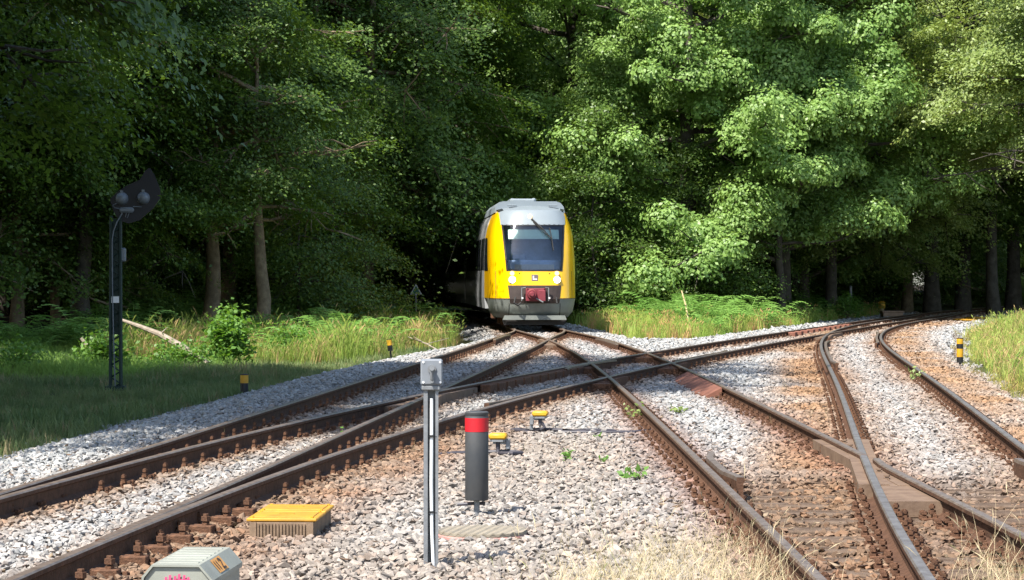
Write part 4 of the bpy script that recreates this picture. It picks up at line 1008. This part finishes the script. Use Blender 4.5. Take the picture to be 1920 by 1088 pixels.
# shrubs
def shrub(x, y, h, w, label, seed, leafm='shrub_leaf', n=1600, ls=.085, name='shrub'):
    rr = np.random.default_rng(seed); t = thing(name, label, 'shrub', (x, y, gz1(x, y)), 0, 'shrubs at the forest edge')
    sb = MB(); Cs = []; Ns = []
    for i in range(16):
        a = rr.uniform(0, 6.28); e = Vector((math.cos(a) * w * rr.uniform(.1, 1), math.sin(a) * w * rr.uniform(.1, 1), h * rr.uniform(.35, 1.05))); mid = e * .5 + Vector((0, 0, h * .12))
        sb.tube([(0, 0, -.05), mid, e], [.016, .011, .004], 5)
        for q in (.45, .65, .8, 1):
            c = np.array((mid * (1 - q) * 2 if q < .5 else mid + (e - mid) * (q - .5) * 2)); m_ = n // 64
            g_ = rr.normal(0, 1, (m_, 3)) * np.array([.15, .15, .12]) * (.6 + w); Cs.append(c + g_); Ns.append(np.array([0, 0, .8]) + rr.normal(0, .5, (m_, 3)))
    C = np.concatenate(Cs); C[:, 2] = np.maximum(C[:, 2], .03)
    sb.build('stems', M['bark_tan'], t); link('leaves', leaves_mesh('leaves', C, np.concatenate(Ns), ls, M[leafm], rr), t)
shrub(X(425, 52), 52, 1.25, .5, 'light green shrub at the end of the long fallen branch', 31, n=2600, ls=.12)
shrub(X(548, 57), 57, .85, .45, 'low shrub at the foot of the smooth tan beech trunk', 32)
shrub(X(200, 49), 49, .75, .6, 'leafy low shrub at the foot of the signal mast', 33, n=1800, ls=.11)
shrub(X(330, 50), 50, .55, .7, 'low bright undergrowth shrub below the long fallen branch', 34, n=1800)
shrub(X(30, 46), 46, .6, .6, 'shaded low shrub at the left edge of the picture', 35, n=1400)
shrub(X(1590, 100), 100, .9, .7, 'leafy shrub beside the thin grey post', 36, n=1600, ls=.11)

# ------------------------------------------------------------------ grass, ferns, weeds
gm_ = inst_mat('grass_blade', .6, .35, .12, 3, spec=.35)
def tuft(seed, nb, h, spread, wid, seedhead=0.0, bend=.45):
    rr = np.random.default_rng(seed); V = []; Fq = []
    for i in range(nb):
        a = rr.uniform(0, 6.28); r0 = spread * math.sqrt(rr.random()) * .5; bx, by = r0 * math.cos(a * 1.7), r0 * math.sin(a * 1.7); hh = h * rr.uniform(.5, 1.1); ln = hh * bend * rr.uniform(.2, 1.2)
        dx, dy = math.cos(a), math.sin(a); sx, sy = -dy * wid / 2, dx * wid / 2; b0 = len(V)
        for q, (f, wf) in enumerate(((0, 1), (.4, .85), (.75, .55), (1, .08))):
            cx, cy, cz = bx + dx * ln * f * f, by + dy * ln * f * f, hh * (f - .12 * f * f * bend)
            V += [(cx - sx * wf, cy - sy * wf, cz), (cx + sx * wf, cy + sy * wf, cz)]
        for q in range(3): Fq += [b0 + 2 * q, b0 + 2 * q + 1, b0 + 2 * q + 3, b0 + 2 * q + 2]
        if rr.random() < seedhead:
            b0 = len(V); tx, ty, tz = bx + dx * ln, by + dy * ln, hh * (1 - .12 * bend); w2 = wid * 1.6; l2 = h * .2
            ex, ey, ez = tx + dx * l2 * .55, ty + dy * l2 * .55, tz + l2 * .7
            V += [(tx - sx * .3, ty - sy * .3, tz - l2 * .2), ((tx + ex) / 2 - sy * 2.2, (ty + ey) / 2 + sx * 2.2, (tz + ez) / 2), (ex, ey, ez), ((tx + ex) / 2 + sy * 2.2, (ty + ey) / 2 - sx * 2.2, (tz + ez) / 2)]; Fq += [b0, b0 + 1, b0 + 2, b0 + 3]
    return mesh_np('tuft', V, Fq, 4, [gm_])
def scatter(name, label, n, sampler, cols, variants, s=(.7, 1.3), cat='grass', seed=50, tilt=.15):
    rr = np.random.default_rng(seed); x, y = sampler(rr, n); m_ = len(x)
    z = ground_z(x, y) - .01; k = rr.random(m_)[:, None]; p_ = vnoise(x, y, 1.7, seed)[:, None]; k = np.clip(.5 * k + .9 * p_ - .2, 0, 1)
    c = np.array(cols[0]) * (1 - k) + np.array(cols[1]) * k
    if len(cols) > 2: w_ = (rr.random(m_) < cols[2][3])[:, None]; c = np.where(w_, np.array(cols[2][:3]), c)
    sc_ = rr.uniform(s[0], s[1], m_) * (.4 + 1.15 * vnoise(x, y, 1.4, seed + 1))
    mk = np.ones(m_, bool)
    for px_, py_ in MARKS: mk &= ~((np.abs(x - px_) < .22) & (y < py_ + .25) & (y > py_ - 3.0)) & ((x - px_) ** 2 + (y - py_) ** 2 > .09)
    if name not in ('short_grass', 'bank_weeds', 'meadow_grass', 'bank_grass'): mk[:] = True
    x, y, z, c, sc_ = x[mk], y[mk], z[mk], c[mk], sc_[mk]; m_ = len(x)
    stuff(name, label, cat, np.stack([x, y, z], -1), np.stack([rr.uniform(-tilt, tilt, m_), rr.uniform(-tilt, tilt, m_), rr.uniform(0, 6.28, m_)], -1), np.stack([sc_] * 3, -1), rr.integers(0, len(variants), m_), c, variants)
def box_s(x0, x1, y0, y1, cond):
    def f(rr, n):
        x = rr.uniform(x0, x1, n); y = rr.uniform(y0, y1, n); k = in_view(x, y, 1.6) & cond(x, y, rr, n); return x[k], y[k]
    return f
short = [tuft(i, 15, .15, .22, .0085, 0, .6) for i in range(6)]
mid = [tuft(10 + i, 16, .38, .26, .011, .25, .45) for i in range(6)]
tall = [tuft(20 + i, 15, .78, .30, .013, .55, .35) for i in range(6)]
def c_left(x, y, rr, n): g, gl, gr, gm = grass_in(x, y); return (gl > -.05 + .4 * (rr.random(n) - .5)) & (gl < 9)
scatter('short_grass', 'short green grass on the shaded verge left of the tracks', 52000, box_s(-16, 0, 18, 66, c_left), [(.115, .185, .06), (.25, .30, .11), (.34, .28, .14, .08)], short, (.4, 1.7), seed=51)
def c_tallL(x, y, rr, n):
    g, gl, gr, gm = grass_in(x, y); return (gl > .35 + .5 * rr.random(n)) & (gl < 6.5) & (y > 53.5 + 2.5 * (vnoise(x, y, 1.2, 61))) 
scatter('meadow_grass', 'tall sunny meadow grass with straw seed heads left of the train', 11000, box_s(-11, 0, 53, 88, c_tallL), [(.22, .34, .055), (.38, .42, .09), (.54, .38, .17, .28)], tall, (.5, 1.0), seed=52)
def c_under(x, y, rr, n): g, gl, gr, gm = grass_in(x, y); return (gl > 2.2 + .8 * rr.random(n)) & (y > 43 + 3 * vnoise(x, y, 1.5, 9)) & (y < 60)
scatter('verge_undergrowth', 'lit green undergrowth along the foot of the left hand wood', 9000, box_s(-13, -4, 43, 60, c_under), [(.15, .30, .05), (.26, .40, .08)], mid, (.4, .95), seed=53, cat='undergrowth')
def c_mid(x, y, rr, n): g, gl, gr, gm = grass_in(x, y); return (gm > .1 * rr.random(n)) & (gm < 13)
scatter('wild_grass', 'wild yellow green grass between the train and the right hand track', 26000, box_s(1.5, 24, 66, 112, c_mid), [(.24, .40, .065), (.43, .45, .10), (.58, .36, .15, .22)], mid, (.5, 1.45), seed=54)
def c_right(x, y, rr, n): g, gl, gr, gm = grass_in(x, y); return (gr > .05 + .5 * rr.random(n)) & (gr < 9)
scatter('bank_grass', 'tall yellow green grass on the bank at the right edge', 30000, box_s(6, 34, 30, 112, c_right), [(.24, .37, .065), (.44, .45, .11), (.52, .38, .16, .22)], mid, (.5, 1.2), seed=55, tilt=.35)
def c_edge(x, y, rr, n): g, gl, gr, gm = grass_in(x, y); return (gr > -.25) & (gr < 1.2 * rr.random(n) + .3)
scatter('bank_weeds', 'low yellowish weeds along the stony foot of the right bank', 9000, box_s(6, 30, 30, 100, c_edge), [(.34, .36, .07), (.46, .38, .11), (.30, .18, .08, .2)], mid, (.2, .75), seed=59, tilt=.6, cat='weeds')
straw = [tuft(30 + i, 10, .30, .26, .0034, .12, .9) for i in range(8)] + [tuft(48 + i, 3, .62, .2, .0032, .7, .5) for i in range(2)]
def c_dry(x, y, rr, n):
    u = 960 + x * F / y; v = HZ + (CH + .18) * F / y
    top = np.interp(u, [1040, 1120, 1240, 1330, 1440, 1520], [1120, 1050, 1012, 1022, 1045, 1105]) + (vnoise(x, y, .25, 70) - .5) * 70
    a = (v > top) & (x < rail_x('C', -1, y) - .07) & (rr.random(n) < .85)
    b_ = (x > rail_x('D', -1, y) + .25) & (v > np.interp(u, [1760, 1800, 1860, 1930], [1120, 1095, 1062, 1030])) & (rr.random(n) < .4)
    return a | b_
scatter('dry_grass', 'dry straw coloured grass clump by the near rail', 2700, box_s(0, 4, 11.0, 15.5, c_dry), [(.56, .44, .25), (.70, .58, .36), (.24, .27, .09, .07)], straw, (.28, .72), seed=56, tilt=.55)
thin = [tuft(40 + i, 4, .30, .15, .004, .1, .6) for i in range(4)]
scatter('sparse_weeds', 'sparse thin weeds growing through the ballast', 1000, box_s(-9, 12, 12, 60, lambda x, y, rr, n: (grass_in(x, y)[0] < 0) & (vnoise(x, y, 1.4, 81) > .63)), [(.16, .19, .05), (.36, .30, .14)], thin, (.25, .7), seed=57, cat='weeds')

# ferns
def fern(seed):
    rr = np.random.default_rng(seed); V = []; Fq = []
    for i in range(9):
        a = i * .7 + rr.normal(0, .2); L_ = rr.uniform(.6, 1.0); lift = rr.uniform(.95, 1.7); dx, dy = math.cos(a), math.sin(a)
        for q in range(13):
            f = .18 + .82 * q / 12; c = np.array([dx * L_ * f, dy * L_ * f, lift * L_ * (1.25 * f - .95 * f * f)])
            ll = .24 * L_ * (1 - f) ** .7 * min(1, f * 3) + .01
            for s in (-1, 1):
                sv = np.array([-dy * s * .92 + dx * .35, dx * s * .92 + dy * .35, -.15]); fw = np.array([dx, dy, .2]) * .026; b0 = len(V)
                V += [tuple(c - fw), tuple(c + sv * ll * .55 + fw * .2 - fw), tuple(c + sv * ll), tuple(c + sv * ll * .5 + fw * 1.1)]; Fq += [b0, b0 + 1, b0 + 2, b0 + 3]
        w = .006; b0 = len(V); e = np.array([dx * L_ * .6, dy * L_ * .6, lift * L_ * (.75 - .342)]); V += [(-dy * w, dx * w, 0), (dy * w, -dx * w, 0), tuple(e + np.array([dy * w, -dx * w, 0])), tuple(e + np.array([-dy * w, dx * w, 0]))]; Fq += [b0, b0 + 1, b0 + 2, b0 + 3]
    return mesh_np('fern', V, Fq, 4, [gm_])
ferns = [fern(60 + i) for i in range(5)]
def c_fern(x, y, rr, n): g, gl, gr, gm = grass_in(x, y); return ((gm > np.where(x > 6, .7, 2.0)) & (gm < 22) & (vnoise(x, y, 3.0, 91) > .33)) | ((gl > 1.3) & (gl < 10) & (y > 54) & (x < -2.6) & (vnoise(x, y, 2.5, 92) > .5))
scatter('bracken', 'bright green bracken ferns along the forest edge', 6500, box_s(-14, 26, 56, 118, c_fern), [(.13, .275, .045), (.24, .41, .09)], ferns, (.75, 1.55), seed=58, cat='ferns')

# dead leaves and bits of bark lying on the ballast
deb_m = inst_mat('dry_debris', .9, 0, .2, 5)
def flake(seed):
    rr = np.random.default_rng(seed); l, w = 1.0, rr.uniform(.12, .5)
    V = [(-l / 2, 0, .05), (0, -w / 2, .0), (l / 2, 0, .12), (0, w / 2, .06), (-l / 2, 0, -.02), (0, -w / 2, -.06), (l / 2, 0, .05), (0, w / 2, 0)]
    return mesh_np('flake', V, [0, 1, 2, 3, 7, 6, 5, 4, 0, 4, 5, 1, 1, 5, 6, 2, 2, 6, 7, 3, 3, 7, 4, 0], 4, [deb_m])
rr = np.random.default_rng(77); n = 9000; x = rr.uniform(-6, 6, n); y = rr.uniform(11, 34, n) ; d = rail_dist(x, y); dm = np.minimum.reduce(list(d.values()))
k = in_view(x, y, .6) & (grass_in(x, y)[0] < 0) & (dm > .09) & (rr.random(n) < .12 + .88 * np.exp(-(dm / .5) ** 2)); x, y = x[k], y[k]; n = len(x); sz = rr.uniform(.02, .085, n)
cc = np.where(rr.random((n, 1)) < .5, np.array([.13, .08, .05]), np.where(rr.random((n, 1)) < .5, np.array([.28, .21, .14]), np.array([.07, .045, .035])))
stuff('leaf_litter', 'dry leaf and bark litter lying on the ballast beside the rails', 'litter', np.stack([x, y, ground_z(x, y) + .03 + rr.uniform(0, .012, n)], -1), np.stack([rr.uniform(-.4, .4, n), rr.uniform(-.4, .4, n), rr.uniform(0, 6.28, n)], -1), np.stack([sz] * 3, -1), rr.integers(0, 5, n), cc, [flake(i) for i in range(5)])

# broad leaved weeds in the near ballast
def weed(u, v, h, n, label, seed, mt='shrub_leaf', ls=.05):
    rr = np.random.default_rng(seed); x, y, _ = gp(u, v, -.18); t = thing('weed', label, 'weed', (x, y, -.20), 0, 'weeds in the ballast')
    sb = MB(); Cs = []
    for i in range(n):
        a = rr.uniform(0, 6.28); rd = h * rr.uniform(.1, .7); e = Vector((rd * math.cos(a), rd * math.sin(a), h * rr.uniform(.5, 1.05))); sb.tube([(e.x * .2, e.y * .2, 0), (e.x * .6, e.y * .6, e.z * .6), e], [.004, .003, .002], 5)
        for q in (.6, .8, 1): Cs.append(np.array(e) * q + rr.normal(0, h * .07, 3))
    C = np.array(Cs); Nn = np.array([0, -.5, .6]) + rr.normal(0, .5, (len(C), 3)); sb.build('stems', M['bark_tan'], t); link('leaves', leaves_mesh('leaves', C, Nn, ls, M[mt], rr), t)
weed(1187, 905, .17, 9, 'dark leafed weed clump, largest on the near middle ballast', 1, ls=.065)
weed(1068, 868, .14, 6, 'small green weed nearest the yellow lidded sensors', 2, ls=.06)
weed(1130, 870, .10, 4, 'tiny green weed between two larger weeds on middle ballast', 3)
weed(1190, 790, .22, 12, 'ochre green weed tuft hugging the near rail of the straight track', 4, 'pale_leaf', .05)
weed(1272, 778, .16, 10, 'pale weed between the two rails of the straight track', 5, 'pale_leaf', .06)
weed(1118, 825, .09, 7, 'low green weed beside the end of the dark ground cable', 6)
weed(1718, 718, .3, 10, 'drab weed beside the outer rail of the sharp bend', 7, 'pale_leaf', .06)
weed(655, 828, .16, 10, 'dark weed growing between the two left hand rails', 8, ls=.05)
